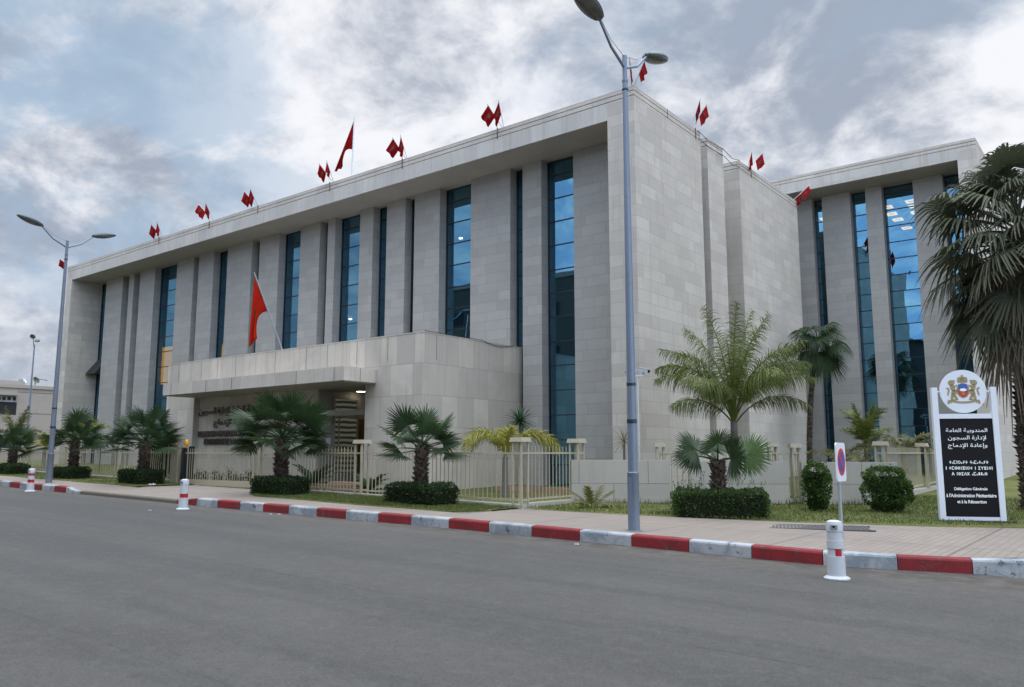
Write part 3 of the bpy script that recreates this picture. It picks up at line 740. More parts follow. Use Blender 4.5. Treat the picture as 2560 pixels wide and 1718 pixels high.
text(arabic('\u0648\u0625\u0639\u0627\u062F\u0629 \u0627\u0644\u0625\u062F\u0645\u0627\u062C'), porch, M['bronze'], (-29.6, 18.02, 2.66), (1, 0, 0), 2.5, .36, bold=.02, depth=.029)

# ------------------------------------------------------------------ flags
def star_pts(c, ux, uy, r):
    P5 = [c + ux * (r * sin(2 * pi * k / 5)) + uy * (r * cos(2 * pi * k / 5)) for k in range(5)]; return P5
def cloth(name_parent, A, Bp, A2, B2, seed, nu=9, nv=7, fold=.05, starr=.2, mids=None, fm=None):
    """hoist A->Bp, fly A2->B2, with folds; returns flag cloth object and its star"""
    rr = random.Random(seed); A, Bp, A2, B2 = map(Vector, (A, Bp, A2, B2))
    nrm = (Bp - A).cross(A2 - A); nrm = nrm.normalized() if nrm.length > 1e-6 else Vector((0, 1, 0))
    ph_ = rr.uniform(0, 6); fq = rr.uniform(1.3, 2.2)
    def pt(u, v):
        if mids: a_ = A.lerp(mids[0], u).lerp(mids[0].lerp(A2, u), u); b_2 = Bp.lerp(mids[1], u).lerp(mids[1].lerp(B2, u), u); p = a_.lerp(b_2, v)
        else: p = A.lerp(Bp, v).lerp(A2.lerp(B2, v), u)
        return p + nrm * fold * u ** .6 * sin(fq * 2 * pi * v + ph_ + u * 1.5) + Vector((0, 0, -.15 * fold)) * sin(pi * u) * cos(7 * v)
    mb = MB(); mb.grid([[pt(i / nu, j / nv) for j in range(nv + 1)] for i in range(nu + 1)])
    me = mb.mesh('flag_cloth', fm or M['flag'], smooth=True)
    co = link('flag_cloth', me, name_parent)
    md = co.modifiers.new('thickness', 'SOLIDIFY'); md.thickness = .003
    st = MB(); R5 = [(.5 + starr * .85 * cos(2 * pi * k / 5 + pi / 2 + pi), .5 + starr * sin(2 * pi * k / 5 + pi / 2 + pi)) for k in range(5)]
    w_ = .022
    for k in range(5):
        a, b = Vector(R5[k] + (0,)), Vector(R5[(k + 2) % 5] + (0,)); d = (b - a).normalized(); s_ = Vector((-d.y, d.x, 0)) * w_
        for sgn in (1, -1):
            off_ = nrm * (.006 * sgn)
            P_ = []
            for i in range(5):
                q = a.lerp(b, i / 4); P_.append([pt(q.x - s_.x, q.y - s_.y) + off_, pt(q.x + s_.x, q.y + s_.y) + off_])
            st.grid(P_)
    st.build('flag_star', M['star'], co)
    return co
ORD = ['first', 'second', 'third', 'fourth', 'fifth', 'sixth', 'seventh', 'eighth', 'ninth']
def small_flag(base, tip, label, group, seed, flydir=None):
    base, tip = Vector(base), Vector(tip)
    t = thing('roof_flag', label, 'flag', base, group=group, world=True)
    mb = MB(); mb.tube([base - Vector((0, 0, .12)), base, tip], .011, 6); mb.build('flag_pole', M['metal'], t)
    ax = tip - base; A = base + ax * .95; Bp = base + ax * .50
    rr = random.Random(seed); L = .50 * rr.uniform(.85, 1.05)
    fd = (flydir or Vector((-.16 + rr.uniform(-.14, .22), -.12 + rr.uniform(-.1, .15), -.5))).normalized() * L
    cloth(t, A, Bp, A + fd + Vector((0, 0, rr.uniform(-.04, .04))), Bp + fd * .92, seed, fold=rr.uniform(.03, .085), starr=.2)
    return t
def at_roof(px, py): return onz(px, py, ZT)
FR = [(177, 671, [(148, 646)]), (406, 590, [(377, 560), (392, 554)]), (534, 548, [(495, 509), (513, 505)]), (645, 511, [(609, 477), (625, 471)]), (834, 449, [(797, 408), (816, 401)]), (1017, 390, [(980.5, 343.5), (1000.6, 337)]), (1258, 312, [(1218, 260), (1246, 250)])]
names = ['at the far left end of the roof', 'furthest left of the roof edge pairs', 'second from the left along the roof edge', 'third from the left along the roof edge', 'just left of the tall rooftop flag', 'just right of the tall rooftop flag', 'halfway between tall rooftop flag and lamp']
for i, (bx, by, tips) in enumerate(FR):
    b0 = at_roof(bx, by); b0.y = 21.2; b0.x = ony(bx, by, 21.2).x; b0.z = ZT
    for j, (tx, ty) in enumerate(tips):
        tip = ony(tx, ty, b0.y - (.55 if j == 0 else .42))
        side = '' if len(tips) == 1 else ('left flag of ' if j == 0 else 'right flag of ')
        lab = ('single small red flag leaning out ' + names[i]) if len(tips) == 1 else 'small red ' + side + 'the pair ' + names[i]
        small_flag(b0 + Vector((.04 * j, 0, 0)), tip, lab, 'small red flags along the roof edge', 100 + i * 3 + j)
SR = [((1578, 212), None, [((1573, 143), 'l'), ((1613, 148), 'r')], 'on the roof corner behind the lamp'), ((1727, 314), 25.39, [((1751, 246), 'l'), ((1768, 259), 'r')], 'on the first side wall block'), ((1868, 418), 30.54, [((1880, 379), 'l'), ((1908, 381), 'r')], 'on the rear side wall block'), ((1981, 507), 35.83, [((2003, 483), 'l'), ((2024, 462), 'r')], 'before the rear building, roof far end')]
for i, ((bx, by), yy, tips, nm) in enumerate(SR):
    b0 = onx(bx, by, XS - .12); b0.z = ZT
    if i == 0: b0 = Vector((XS - .12, YF + .12, ZT))
    for j, ((tx, ty), _) in enumerate(tips):
        if i == 0: tip = onx(tx, ty, XS + (.0 if j == 0 else .35))
        else: tip = onx(tx, ty, XS + (.25 if j == 0 else .42))
        fd = Vector((.10, -.05, -.5)) if j else Vector((-.04 if i else .02, .06, -.5))
        small_flag(b0 + Vector((0, .05 * j, 0)), tip, 'small red ' + ('left' if j == 0 else 'right') + ' flag of the pair ' + nm, 'small red flags along the roof edge', 300 + i * 5 + j, fd)
# tall rooftop flag
b0 = ony(880, 433, 21.5); tp = ony(886, 296, 21.5)
t = thing('rooftop_flag', 'large drooping red flag on a tall white pole above the roof edge', 'flag', (b0.x, 21.5, 12.95), world=True)
mb = MB(); mb.tube([(b0.x, 21.5, 12.9), (b0.x, 21.5, 13.7), (tp.x, 21.5, tp.z + .04)], [.04, .035, .03], 8); mb.build('flag_pole', M['wsign'], t)
cloth(t, ony(885, 300, 21.5), ony(881, 374, 21.5), ony(837, 430, 21.1), ony(858, 418, 21.3), 5, 16, 12, .07, .14, (ony(868, 350, 21.2), ony(856, 366, 21.3)))
# leaning entrance flag
b0 = Vector((-25.1, 17.95, 5.44)); tp = ony(635, 681, 16.95)
t = thing('porch_flag', 'large red flag hanging from a slanted pole on the porch parapet', 'flag', b0, world=True)
mb = MB(); mb.tube([b0, tp], [.035, .022], 8); mb.build('flag_pole', M['metal'], t)
cloth(t, b0 + (tp - b0) * .97, b0 + (tp - b0) * .50, ony(623, 868, 17.1), ony(642, 846, 17.25), 9, 16, 12, .06, .13, (ony(628, 775, 17.0), ony(634, 776, 17.2)), M['flag_bright'])

# ------------------------------------------------------------------ street lamps
def lamp_head_mesh(upper=True):
    mb = MB(); n = 18; m_ = 12; P_ = []
    # long axis +x, from 0 to .78
    for i in range(n + 1):
        t = i / n; x = .92 * t; wd = .20 * (sin(pi * min(t * .93 + .05, 1)) ** .55) if 0 < t < 1 else .012
        hu = .12 * (sin(pi * (t * .92 + .06)) ** .6); hl = .10 * (sin(pi * (t * .9 + .05)) ** .8)
        row = []
        if upper:
            for k in range(m_ + 1): a = pi * k / m_; row.append((x, wd * cos(a), hu * sin(a)))
        else:
            for k in range(m_ + 1): a = -pi * k / m_; row.append((x + .0, wd * .97 * cos(a), hl * sin(a)))
        P_.append(row)
    mb.grid(P_); return mb
LH_U = lamp_head_mesh(True).mesh('lamp_head', M['lamphead'], smooth=True); LH_L = lamp_head_mesh(False).mesh('lens', M['lens'], smooth=True)
def street_lamp(x, y, label, H=9.1, rust=False, ang=90, rz=0):
    z0 = g(x) + .2
    t = thing('street_lamp', label, 'street lamp', (x, y, z0), radians(rz), group='twin-arm street lamps')
    pm = M['lamp_rust'] if rust else M['lamp']
    mb = MB(); mb.lathe([(.145, -.05), (.145, .012), (.108, .014), (.104, 1.02), (.107, 1.025), (.107, 1.035), (.088, 1.05), (.082, 2.5), (.068, 5.5), (.052, H - .9), (.05, H - .55), (.058, H - .54), (.058, H - .50), (.046, H - .49), (.046, H), (.03, H + .02)], 20)
    po_ = mb.build('pole', pm, t, smooth=True)
    for z in (2.02, 2.06, 2.6): 
        pass
    for pr in ([(.089, 1.93), (.094, 1.94), (.094, 2.0), (.089, 2.01)], [(.084, 2.62), (.089, 2.63), (.089, 2.67), (.084, 2.68)], [(.06, H - .72), (.064, H - .715), (.064, H - .69), (.06, H - .685)]):
        mb = MB(); mb.lathe(pr, 16); mb.build('clamp_band', M['lamphead'], po_)
    mb = MB(); mb.box(-.028, .028, -.112, -.104, .25, .95); mb.build('access_door', pm, po_)
    for s in (-1, 1):
        mb = MB(); mb.tube([(0, .03 * s, H - .24), (0, .5 * s, H - .02), (0, .95 * s, H + .40)], [.032, .028, .024], 8); mb.build('arm', M['lamp'], t, smooth=True)
        mb = MB(); mb.tube([(0, .03 * s, H - .02), (0, .5 * s, H + .12), (0, .95 * s, H + .45)], .006, 5); mb.build('stay_wire', M['lamp'], t)
        rot = Matrix.Translation((0, .86 * s, H + .36)) @ Matrix.Rotation(pi / 2 * s, 4, 'Z') @ Matrix.Rotation(radians(-14), 4, 'Y')
        h_ = link('lamp_head', LH_U, t); h_.matrix_local = rot
        link('lens', LH_L, h_)
    return t
street_lamp(-7.42, 12.95, 'blue-grey twin-arm street lamp in the foreground, in front of the building corner')
street_lamp(-30.85, 12.45, 'twin-arm street lamp with rust-stained base at the left end of the building', rust=True, H=8.85)
street_lamp(-67.7, 25.5, 'distant thin twin-arm street lamp beside the low beige house', H=8.9, rz=62)

# ------------------------------------------------------------------ bollards
def bollard(x, y, label, style):
    z0 = g(x); t = thing('bollard', label, 'bollard', (x, y, z0), group='white plastic bollards in the road'); t.rotation_euler = (radians(R.uniform(-1.2, 1.2)), radians(R.uniform(-1.2, 1.2)), 0)
    mb = MB(); mb.lathe([(.165, 0), (.168, .02), (.15, .035), (.115, .05), (.112, .30)], 24); mb.build('base', M['white'], t, smooth=True)
    r = .098
    mb = MB(); mb.lathe([(r, .30), (r, .40)], 24); mb.build('red_band' if style != 'near' else 'white_band', M['red'] if style != 'near' else M['white'], t, smooth=True)
    if style == 'near':
        mb = MB(); a0 = radians(-75); 
        P_ = [[((r + .002) * cos(a0 + radians(50) * k / 6), (r + .002) * sin(a0 + radians(50) * k / 6), z) for k in range(7)] for z in (.305, .395)]
        mb.grid(P_); mb.build('red_patch', M['red'], t)
        mb = MB(); mb.lathe([(.106, .40), (.106, .50)], 24); mb.build('lower_sleeve', M['white'], t, smooth=True)
        mb = MB(); mb.lathe([(.098, .50), (.098, .62)], 24); mb.build('upper_sleeve', M['white'], t, smooth=True)
    elif style == 'far':
        mb = MB(); mb.lathe([(r, .40), (r, .53)], 24); mb.build('white_band', M['white'], t, smooth=True)
        mb = MB(); mb.lathe([(r + .002, .53), (r + .002, .60)], 24); mb.build('red_band', M['red'], t, smooth=True)
        mb = MB(); mb.lathe([(r, .60), (r, .62)], 24); mb.build('white_band', M['white'], t, smooth=True)
    else:
        mb = MB(); mb.lathe([(.102, .40), (.100, .62)], 24); mb.build('sleeve', M['white'], t, smooth=True)
    mb = MB(); mb.lathe([(.105, .62), (.106, .71), (.095, .745), (.05, .765), (.01, .765)], 24); cp = mb.build('cap', M['white'], t, smooth=True)
    a = YAW - pi / 2 - radians(25); Mx = Matrix.Rotation(a, 4, 'Z')
    mb = MB(); mb.box(.103, .112, -.045, .045, .655, .705, Mx); mb.build('reflector', M['metal'], cp)
    mb = MB(); mb.box(.113, .114, -.016, .016, .67, .695, Mx); mb.build('mark', M['black'], cp)
    return t
bollard(-29.26, 11.25, 'left white bollard with two red bands beside the rust-stained lamp', 'far')
bollard(-19.26, 10.99, 'white bollard with one red band at the end of the dropped kerb', 'mid')
bollard(-3.37, 11.17, 'nearest white bollard with a square red patch, at the right', 'near')

# ------------------------------------------------------------------ no-parking sign
p = gr(2105, 1345, .2)
t = thing('no_parking_sign', 'white plate with red-ringed blue no-parking disc on a steel post', 'sign', (p.x, p.y, g(p.x) + .2), 0)
ps = MB(); ps.tube([(0, 0, -.05), (0, 0, 1.55)], .03, 10); ps.build('post', M['metal'], t, smooth=True)
def rrect(w, h, r, n=5):
    o = []
    for cx_, cy_, a0 in ((w / 2 - r, h / 2 - r, 0), (-w / 2 + r, h / 2 - r, pi / 2), (-w / 2 + r, -h / 2 + r, pi), (w / 2 - r, -h / 2 + r, 3 * pi / 2)):
        for k in range(n + 1): a = a0 + pi / 2 * k / n; o.append((cx_ + r * cos(a), cy_ + r * sin(a)))
    return o
zc_ = onx(2103, 1155, p.x).z - (g(p.x) + .2)
Mp = Matrix.Translation((.045, 0, zc_)) @ Matrix.Rotation(radians(90 + 1.5), 4, 'Z')
pl = MB(); pl.prism(rrect(.56, .66, .06), -.012, .012, Mp); plo = pl.build('plate', M['wsign'], t, fix=True)
def disc(r, y0, y1, m_, nm, par, M_, n=36, r0=0):
    mb = MB()
    if r0 == 0: mb.prism([(r * cos(2 * pi * k / n), r * sin(2 * pi * k / n)) for k in range(n)], y0, y1, M_)
    else:
        for k in range(n):
            a, b = 2 * pi * k / n, 2 * pi * (k + 1) / n
            mb.prism([(r0 * cos(a), r0 * sin(a)), (r * cos(a), r * sin(a)), (r * cos(b), r * sin(b)), (r0 * cos(b), r0 * sin(b))], y0, y1, M_)
    return mb.build(nm, m_, par, fix=True)
disc(.235, -.016, -.0125, M['tred'], 'red_ring', plo, Mp); disc(.17, -.019, -.0165, M['tblue'], 'blue_disc', plo, Mp)
sb = MB(); sb.box(-.19, .19, -.0215, -.0195, -.027, .027, Mp @ Matrix.Rotation(radians(45), 4, 'Y')); sb.build('red_slash', M['tred'], plo)

# ------------------------------------------------------------------ ministry name board
A = Vector((-3.55, 18.87, 0)); B_ = Vector((-2.53, 19.42, 0)); ang = atan2(B_.y - A.y, B_.x - A.x); Wd = (B_ - A).length * 1.09
zb = hz_(A.x, A.y)
sg = thing('name_board', 'tall white-framed black board with coat of arms disc and white trilingual lettering', 'sign', (A.x, A.y, zb), ang)
Z = lambda py: ony(2420, py, 19.15).z - zb
zt = Z(968); zbar = Z(1038); z0b = Z(1305); zblk = Z(1046); dcz = Z(978); dr = .455
for x in (0, Wd - .115):
    mb = MB(); mb.box(x, x + .115, -.06, .06, 0, zt); mb.build('post', M['wsign'], sg, bevel=.006)
mb = MB(); mb.box(.116, Wd - .116, -.05, .05, zbar - .07, zbar + .03); mb.box(.116, Wd - .116, -.05, .05, 0.03, .10); mb.box(.116, .3, -.012, .012, dcz - .015, dcz + .015); mb.box(Wd - .3, Wd - .116, -.012, .012, dcz - .015, dcz + .015); mb.build('crossbar', M['wsign'], sg)
BX0, BX1, BZ0, BZ1 = .117, Wd - .117, .101, zbar - .071
mb = MB(); mb.box(BX0, BX1, -.035, .035, BZ0, BZ1); bd = mb.build('black_panel', M['black'], sg)
mb = MB(); mb.box(-.12, Wd + .12, -.2, .2, -.1, .028); mb.build('footing', M['mull'], sg)
BW, BH = BX1 - BX0, BZ1 - BZ0
def btext(s, vfrac, wfrac, hfrac, bold=.012):
    w_ = BW * wfrac; cx_ = BX0 + BW * .5
    text(s, bd, M['letter'], (cx_ - w_ / 2, -.037, BZ1 - BH * vfrac - BH * hfrac / 2), (1, 0, 0), w_, BH * hfrac, bold=bold, depth=.004)
btext(arabic('\u0627\u0644\u0645\u0646\u062F\u0648\u0628\u064A\u0629 \u0627\u0644\u0639\u0627\u0645\u0629'), .125, .78, .052, .006)
btext(arabic('\u0644\u0625\u062F\u0627\u0631\u0629 \u0627\u0644\u0633\u062C\u0648\u0646'), .203, .72, .058, .006)
btext(arabic('\u0648\u0625\u0639\u0627\u062F\u0629 \u0627\u0644\u0625\u062F\u0645\u0627\u062C'), .283, .74, .060, .006)
btext('D\u00e9l\u00e9gation G\u00e9n\u00e9rale', .722, .62, .038, .022); btext("\u00e0 l'Administration P\u00e9nitentiaire", .785, .93, .038, .022); btext('et \u00e0 la R\u00e9insertion', .848, .54, .034, .022)
# Tifinagh drawn stroke by stroke: unit cell 0..1 x 0..1
def circ(cx_, cy_, r, n=10): return [(cx_ + r * cos(2 * pi * k / n), cy_ + r * sin(2 * pi * k / n)) for k in range(n + 1)]
TF = {'t': [[(.5, .05), (.5, .95)], [(.1, .5), (.9, .5)]], 'a': [circ(.5, .22, .16, 8)], 'm': [[(.85, .95), (.15, .95), (.15, .05), (.85, .05)]], 'u': [circ(.5, .78, .15, 8), circ(.5, .22, .15, 8)],
      'r': [circ(.5, .5, .42)], 's': [circ(.5, .5, .42), circ(.5, .5, .07, 6)], 'y': [[(.8, .95), (.3, .6), (.75, .45), (.2, .05)]], 'n': [[(.5, .0), (.5, 1)]], 'g': [[(.1, .05), (.9, .95)], [(.9, .05), (.1, .95)], [(.1, .95), (.9, .95)], [(.1, .05), (.9, .05)]],
      'i': [[(.85, .95), (.2, .95), (.55, .5), (.2, .05), (.85, .05)]], 'h': [[(.1, .95), (.5, .5), (.9, .95)], [(.5, .5), (.5, .05)]], 'z': [[(.1, .05), (.9, .95)], [(.9, .05), (.1, .95)], [(.5, .0), (.5, 1)]], 'd': [[(.1, .05), (.5, .95), (.9, .05)]],
      'l': [[(.3, .05), (.3, .95)], [(.7, .05), (.7, .95)]], 'k': [[(.9, .95), (.3, .5), (.9, .05)], [(.1, .95), (.6, .5), (.1, .05)]]}
def tif(s, vfrac, wfrac, hfrac):
    wid = {'n': .35, 'a': .55, 'u': .6, ' ': .6, 'l': .8}; tot = sum(wid.get(c, 1.0) + .12 for c in s)
    w_ = BW * wfrac; x0 = BX0 + BW * .5 - w_ / 2; h_ = BH * hfrac; zc0 = BZ1 - BH * vfrac - h_ / 2; u = w_ / tot; mb = MB(); x = x0; lw = .0065
    for c in s:
        cw = wid.get(c, 1.0) * u
        for st in TF.get(c, []):
            for a, b in zip(st, st[1:]):
                a_ = Vector((x + a[0] * cw, 0, zc0 + a[1] * h_)); b2 = Vector((x + b[0] * cw, 0, zc0 + b[1] * h_)); d = (b2 - a_); L_ = d.length; d.normalize(); n_ = Vector((-d.z, 0, d.x)) * lw; e = d * lw * .5
                q = [a_ - n_ - e, b2 - n_ + e, b2 + n_ + e, a_ + n_ - e]; mb.prism([(v.x, v.z) for v in q], -.0405, -.0355)
        x += cw + .12 * u
    mb.build('tifinagh_line', M['letter'], bd, fix=True)
tif('tamuraynt tamatayt'.replace('raynt', 'rayt'), .448, .74, .030); tif('n tmssugurt n ihzutn', .508, .88, .030); tif('d usidk amallas', .566, .67, .030)
# disc and coat of arms
Md = Matrix.Translation((Wd / 2, 0, dcz))
dsk = disc(dr, -.02, .02, M['wsign'], 'emblem_disc', sg, Md, 56)
def em(pl_list, m_, nm, y=-.024):
    mb = MB()
    for pts in pl_list: mb.prism([(a_ * .9, b2_ * .9) for a_, b2_ in pts], y, y + .0035, Md)
    return mb.build(nm, m_, dsk, fix=True)
def ell(cx_, cy_, a, b, n=14, rot=0): return [(cx_ + a * cos(t_) * cos(rot) - b * sin(t_) * sin(rot), cy_ + a * cos(t_) * sin(rot) + b * sin(t_) * cos(rot)) for t_ in [2 * pi * k / n for k in range(n)]]
gold = [ell(0, .02, .145, .175), [(-.10, .20), (.10, .20), (.12, .25), (-.12, .25)], ell(-.06, .285, .055, .055), ell(.06, .285, .055, .055), ell(0, .30, .045, .06), [(-.012, .35), (.012, .35), (.012, .385), (-.012, .385)], [(-.03, .362), (.03, .362), (.03, .374), (-.03, .374)]]
for s in (-1, 1):
    L_ = [ell(s * .245, .20, .075, .07), ell(s * .225, .08, .05, .10, rot=-s * .3), ell(s * .20, -.03, .06, .08, rot=s * .5), ell(s * .165, .12, .06, .022, rot=-s * .5), ell(s * .15, .02, .05, .02, rot=s * .3), ell(s * .24, -.12, .035, .09, rot=s * .25), ell(s * .17, -.13, .03, .08, rot=-s * .5), ell(s * .235, -.205, .06, .02), ell(s * .16, -.19, .045, .018),
          ell(s * .32, -.02, .02, .09, rot=s * .25), ell(s * .335, .07, .03, .025), ell(s * .185, .245, .03, .02, rot=-s * .6)]
    L_ = [[(x, z) for x, z in (e if s > 0 else e[::-1])] for e in L_]; gold += L_
    gold += [ell(s * .30, -.235, .055, .03, rot=s * .5), ell(s * .335, -.27, .025, .03)]
for k in range(8):
    a = -.85 + 1.7 * k / 8; b2 = -.85 + 1.7 * (k + 1) / 8; f = lambda a_, r_: (r_ * 1.0 * sin(a_) * .92, -.30 + .07 * (1 - cos(a_)) * 2.0 * 1.0 + (r_ - .30))
    gold.append([(.33 * sin(a), -.285 + .10 * (1 - cos(a))), (.33 * sin(b2), -.285 + .10 * (1 - cos(b2))), (.33 * sin(b2), -.235 + .10 * (1 - cos(b2))), (.33 * sin(a), -.235 + .10 * (1 - cos(a)))])
em(gold, M['gold'], 'gold_supporters')
em([[(-.10, .165), (-.10, .03), (.10, .03), (.10, .165), (.0, .185)]], M['eblue'], 'blue_field', -.028)
em([[(-.115, .015), (-.10, -.06), (-.05, -.12), (0, -.155), (.05, -.12), (.10, -.06), (.115, .015)]], M['ered'], 'red_field', -.028)
em([ell(0, .035, .075, .035)], M['letter'], 'rising_sun', -.0315)
em([ell(0, -.055, .035, .035, 5)], M['gold'], 'shield_star', -.0315)

# ------------------------------------------------------------------ CCTV mast
q = Vector((-11.24, 20.0, hz_(-11.24, 20)))
t = thing('camera_mast', 'thin white mast with two white security cameras near the building corner', 'security camera', q)
mb = MB(); mb.tube([(0, 0, -.1), (0, 0, 3.45)], .022, 8); mb.box(-.2, .2, -.03, .03, 3.43, 3.47); mb.build('mast', M['wsign'], t)
for (dx, az, lx) in ((-.16, radians(215), 1), (.18, radians(-8), 1)):
    Mx = Matrix.Translation((dx, 0, 3.60)) @ Matrix.Rotation(az, 4, 'Z') @ Matrix.Rotation(radians(14), 4, 'Y')
    mb = MB(); mb.box(-.16, .20, -.055, .055, -.045, .045, Mx); mb.box(-.18, .26, -.065, .065, .05, .062, Mx); c = mb.build('camera', M['white'], t)
    mb = MB(); mb.box(.201, .206, -.04, .04, -.035, .035, Mx); mb.build('lens', M['black'], c)
    mb = MB(); mb.tube([(dx, 0, 3.46), (dx, 0, 3.56)], .02, 8); mb.build('bracket', M['metal'], c)
q = ony(118, 1028, 21.5)
t = thing('wall_camera', 'small white security camera sticking out left of the building end', 'security camera', (XL, 21.4, q.z))
mb = MB(); mb.box(-.75, -.3, -.06, .06, 0, .11); mb.box(-.78, -.25, -.07, .07, .11, .125); mb.build('housing', M['white'], t); mb = MB(); mb.tube([(0, 0, -.05), (-.4, 0, 0)], .02, 6); mb.build('bracket', M['metal'], t)

# ------------------------------------------------------------------ grating, litter
pts = [gr(*p_, .2) for p_ in ((1918, 1309), (2140, 1318.5), (2155, 1328.5), (1985, 1322))]
mb = MB(); b = len(mb.v)
P0, P1, P2_, P3 = [Vector((v.x, v.y, g(v.x) + .2)) for v in pts]
c0 = (P0 + P1 + P2_ + P3) / 4
mb = MB(); ux = Vector((.93, .36, 0)).normalized(); uy = Vector((-ux.y, ux.x, 0))
Mg = Matrix.Translation((c0.x, c0.y, g(c0.x) + .2)) @ Matrix.Rotation(atan2(ux.y, ux.x), 4, 'Z')
for k in range(26): mb.box(-.86 + k * .068, -.86 + k * .068 + .045, -.40, .40, -.01, .012, Mg)
mb.box(-.92, .95, .41, .47, -.01, .014, Mg); mb.box(-.92, .95, -.47, -.41, -.01, .014, Mg); mb.box(-.88, .90, -.40, .40, -.02, .004, Mg)
tag(mb.build('drain_grating', M['grate']), 'dark rectangular grating set in the pavement behind the nearest bollard', 'grating')
for (px, py, s, lab) in ((380, 1215, .10, 'crumpled white plastic bag lying beside the clipped hedge near the gate'), (375, 1278, .035, 'tiny pale scrap of paper on the road left of the middle bollard'), (676, 1287, .03, 'left white litter scrap below the kerb'), (698, 1287, .028, 'right white litter scrap below the kerb'), (1441, 1363, .03, 'small white scrap in the gutter beside the red kerb block')):
    q = gr(px, py, .2 if py == 1215 else 0); mb = MB(); rr = random.Random(px)
    n_ = 9; rows_ = []
    for i in range(5):
        r_ = s * sin(pi * (i + .4) / 5.2); rows_.append([(r_ * (1 + .3 * rr.random()) * cos(2 * pi * k / n_) * 1.4, r_ * (1 + .3 * rr.random()) * sin(2 * pi * k / n_), s * .5 * (1 - cos(pi * i / 4.5)) * (.6 + .4 * rr.random())) for k in range(n_)])
    for r2 in rows_: r2.append(r2[0])
    mb.grid(rows_); tag(mb.build('litter', M['scrap'], loc=(q.x, q.y, g(q.x) + (.2 if py == 1215 else 0) + .002)), lab, 'litter', 'scraps of litter')

# ------------------------------------------------------------------ fences and low walls
RZ = 1.65
def fpost(parent, x, y, z0, s=.30, H=None, rz=0):
    H = (RZ + .27) if H is None else H
    Mx = Matrix.Translation((x, y, 0)) @ Matrix.Rotation(rz, 4, 'Z')
    mb = MB(); t_ = .022; a = s / 2 - t_
    for sx in (-1, 1):
        for sy in (-1, 1): mb.box(sx * a - t_, sx * a + t_, sy * a - t_, sy * a + t_, z0, H, Mx)
    for z in (z0 + .12, RZ): mb.box(-a + t_ + .001, a - t_ - .001, -a - .015, -a + .015, z - .02, z + .02, Mx); mb.box(a - .015, a + .015, -a + t_ + .001, a - t_ - .001, z - .02, z + .02, Mx)
    p_ = mb.build('post', M['cream'], parent)
    mb = MB(); mb.box(-s / 2 - .045, s / 2 + .045, -s / 2 - .045, s / 2 + .045, H + .001, H + .11, Mx, taper=.02); mb.build('post_cap', M['cream'], p_)
    return p_
def railing(parent, a, b, zb_a, zb_b, top=RZ, sp=.145, spike=.17, beam=False, name='railing_panel'):
    a, b = Vector(a), Vector(b); L_ = (b - a).length; d = (b - a).normalized(); n_ = max(1, int(L_ / sp)); mb = MB()
    ang_ = atan2(d.y, d.x)
    for i in range(n_ + 1):
        if i in (0, n_) and L_ > 1: continue
        p_ = a + d * (L_ * i / n_); zb_ = zb_a + (zb_b - zb_a) * i / n_; Mx = Matrix.Translation((p_.x, p_.y, 0)) @ Matrix.Rotation(ang_, 4, 'Z')
        mb.box(-.009, .009, -.009, .009, zb_ + .05, top + spike, Mx, taper=.002)
    mb.box
    for (z_a, z_b, hh, tt) in ((top, top, .021, .02), (zb_a + .11, zb_b + .11, .02 if not beam else .10, .02)):
        n2 = Vector((-d.y, d.x, 0)) * tt
        v = [mb.vert(q_) for q_ in ((a.x - n2.x, a.y - n2.y, z_a - hh), (b.x - n2.x, b.y - n2.y, z_b - hh), (b.x + n2.x, b.y + n2.y, z_b - hh), (a.x + n2.x, a.y + n2.y, z_a - hh), (a.x - n2.x, a.y - n2.y, z_a + hh), (b.x - n2.x, b.y - n2.y, z_b + hh), (b.x + n2.x, b.y + n2.y, z_b + hh), (a.x + n2.x, a.y + n2.y, z_a + hh))]
        for q_ in ((0, 3, 2, 1), (4, 5, 6, 7), (0, 1, 5, 4), (1, 2, 6, 5), (2, 3, 7, 6), (3, 0, 4, 7)): mb.face([v[k] for k in q_])
    return mb.build(name, M['cream'], parent)
YFN = 15.5
def fz(x): return g(x) + .2
# right-hand front fence, gate to corner
fc = thing('yard_fence', 'cream metal railing with open box posts between the gate and the street corner', 'fence', (-17.5, YFN, fz(-17.5)), world=True)
def plinth(parent, x0, x1, y0, y1, h=.14):
    mb = MB(); b_v = [(x0, y0), (x1, y0), (x1, y1), (x0, y1)]
    v = [mb.vert((x, y, fz(x) - .15)) for x, y in b_v] + [mb.vert((x, y, fz(x) + h)) for x, y in b_v]
    for q_ in ((0, 3, 2, 1), (4, 5, 6, 7), (0, 1, 5, 4), (1, 2, 6, 5), (2, 3, 7, 6), (3, 0, 4, 7)): mb.face([v[k] for k in q_])
    return mb.build('plinth', M['stone_low'], parent)
plinth(fc, -22.4, -11.85, YFN - .12, YFN + .14, .10)
railing(fc, (-22.55, YFN, 0), (-17.9, YFN, 0), fz(-22.5) + .08, fz(-17.9) + .08); railing(fc, (-17.55, YFN, 0), (-12.15, YFN, 0), fz(-17.5) + .08, fz(-12.1) + .08)
for x in (-17.72, -11.98): fpost(fc, x, YFN, fz(x) + .08)
# return along the side
fs = thing('yard_fence', 'short cream railing running back from the street corner to the low stone wall', 'fence', (-11.98, 16.8, fz(-12)), world=True)
plinth(fs, -12.1, -11.86, YFN + .15, 18.3, .12)
railing(fs, (-11.98, YFN + .16, 0), (-11.98, 17.75, 0), fz(-12) + .1, fz(-12) + .1); fpost(fs, -11.98, 17.95, fz(-12) + .1)
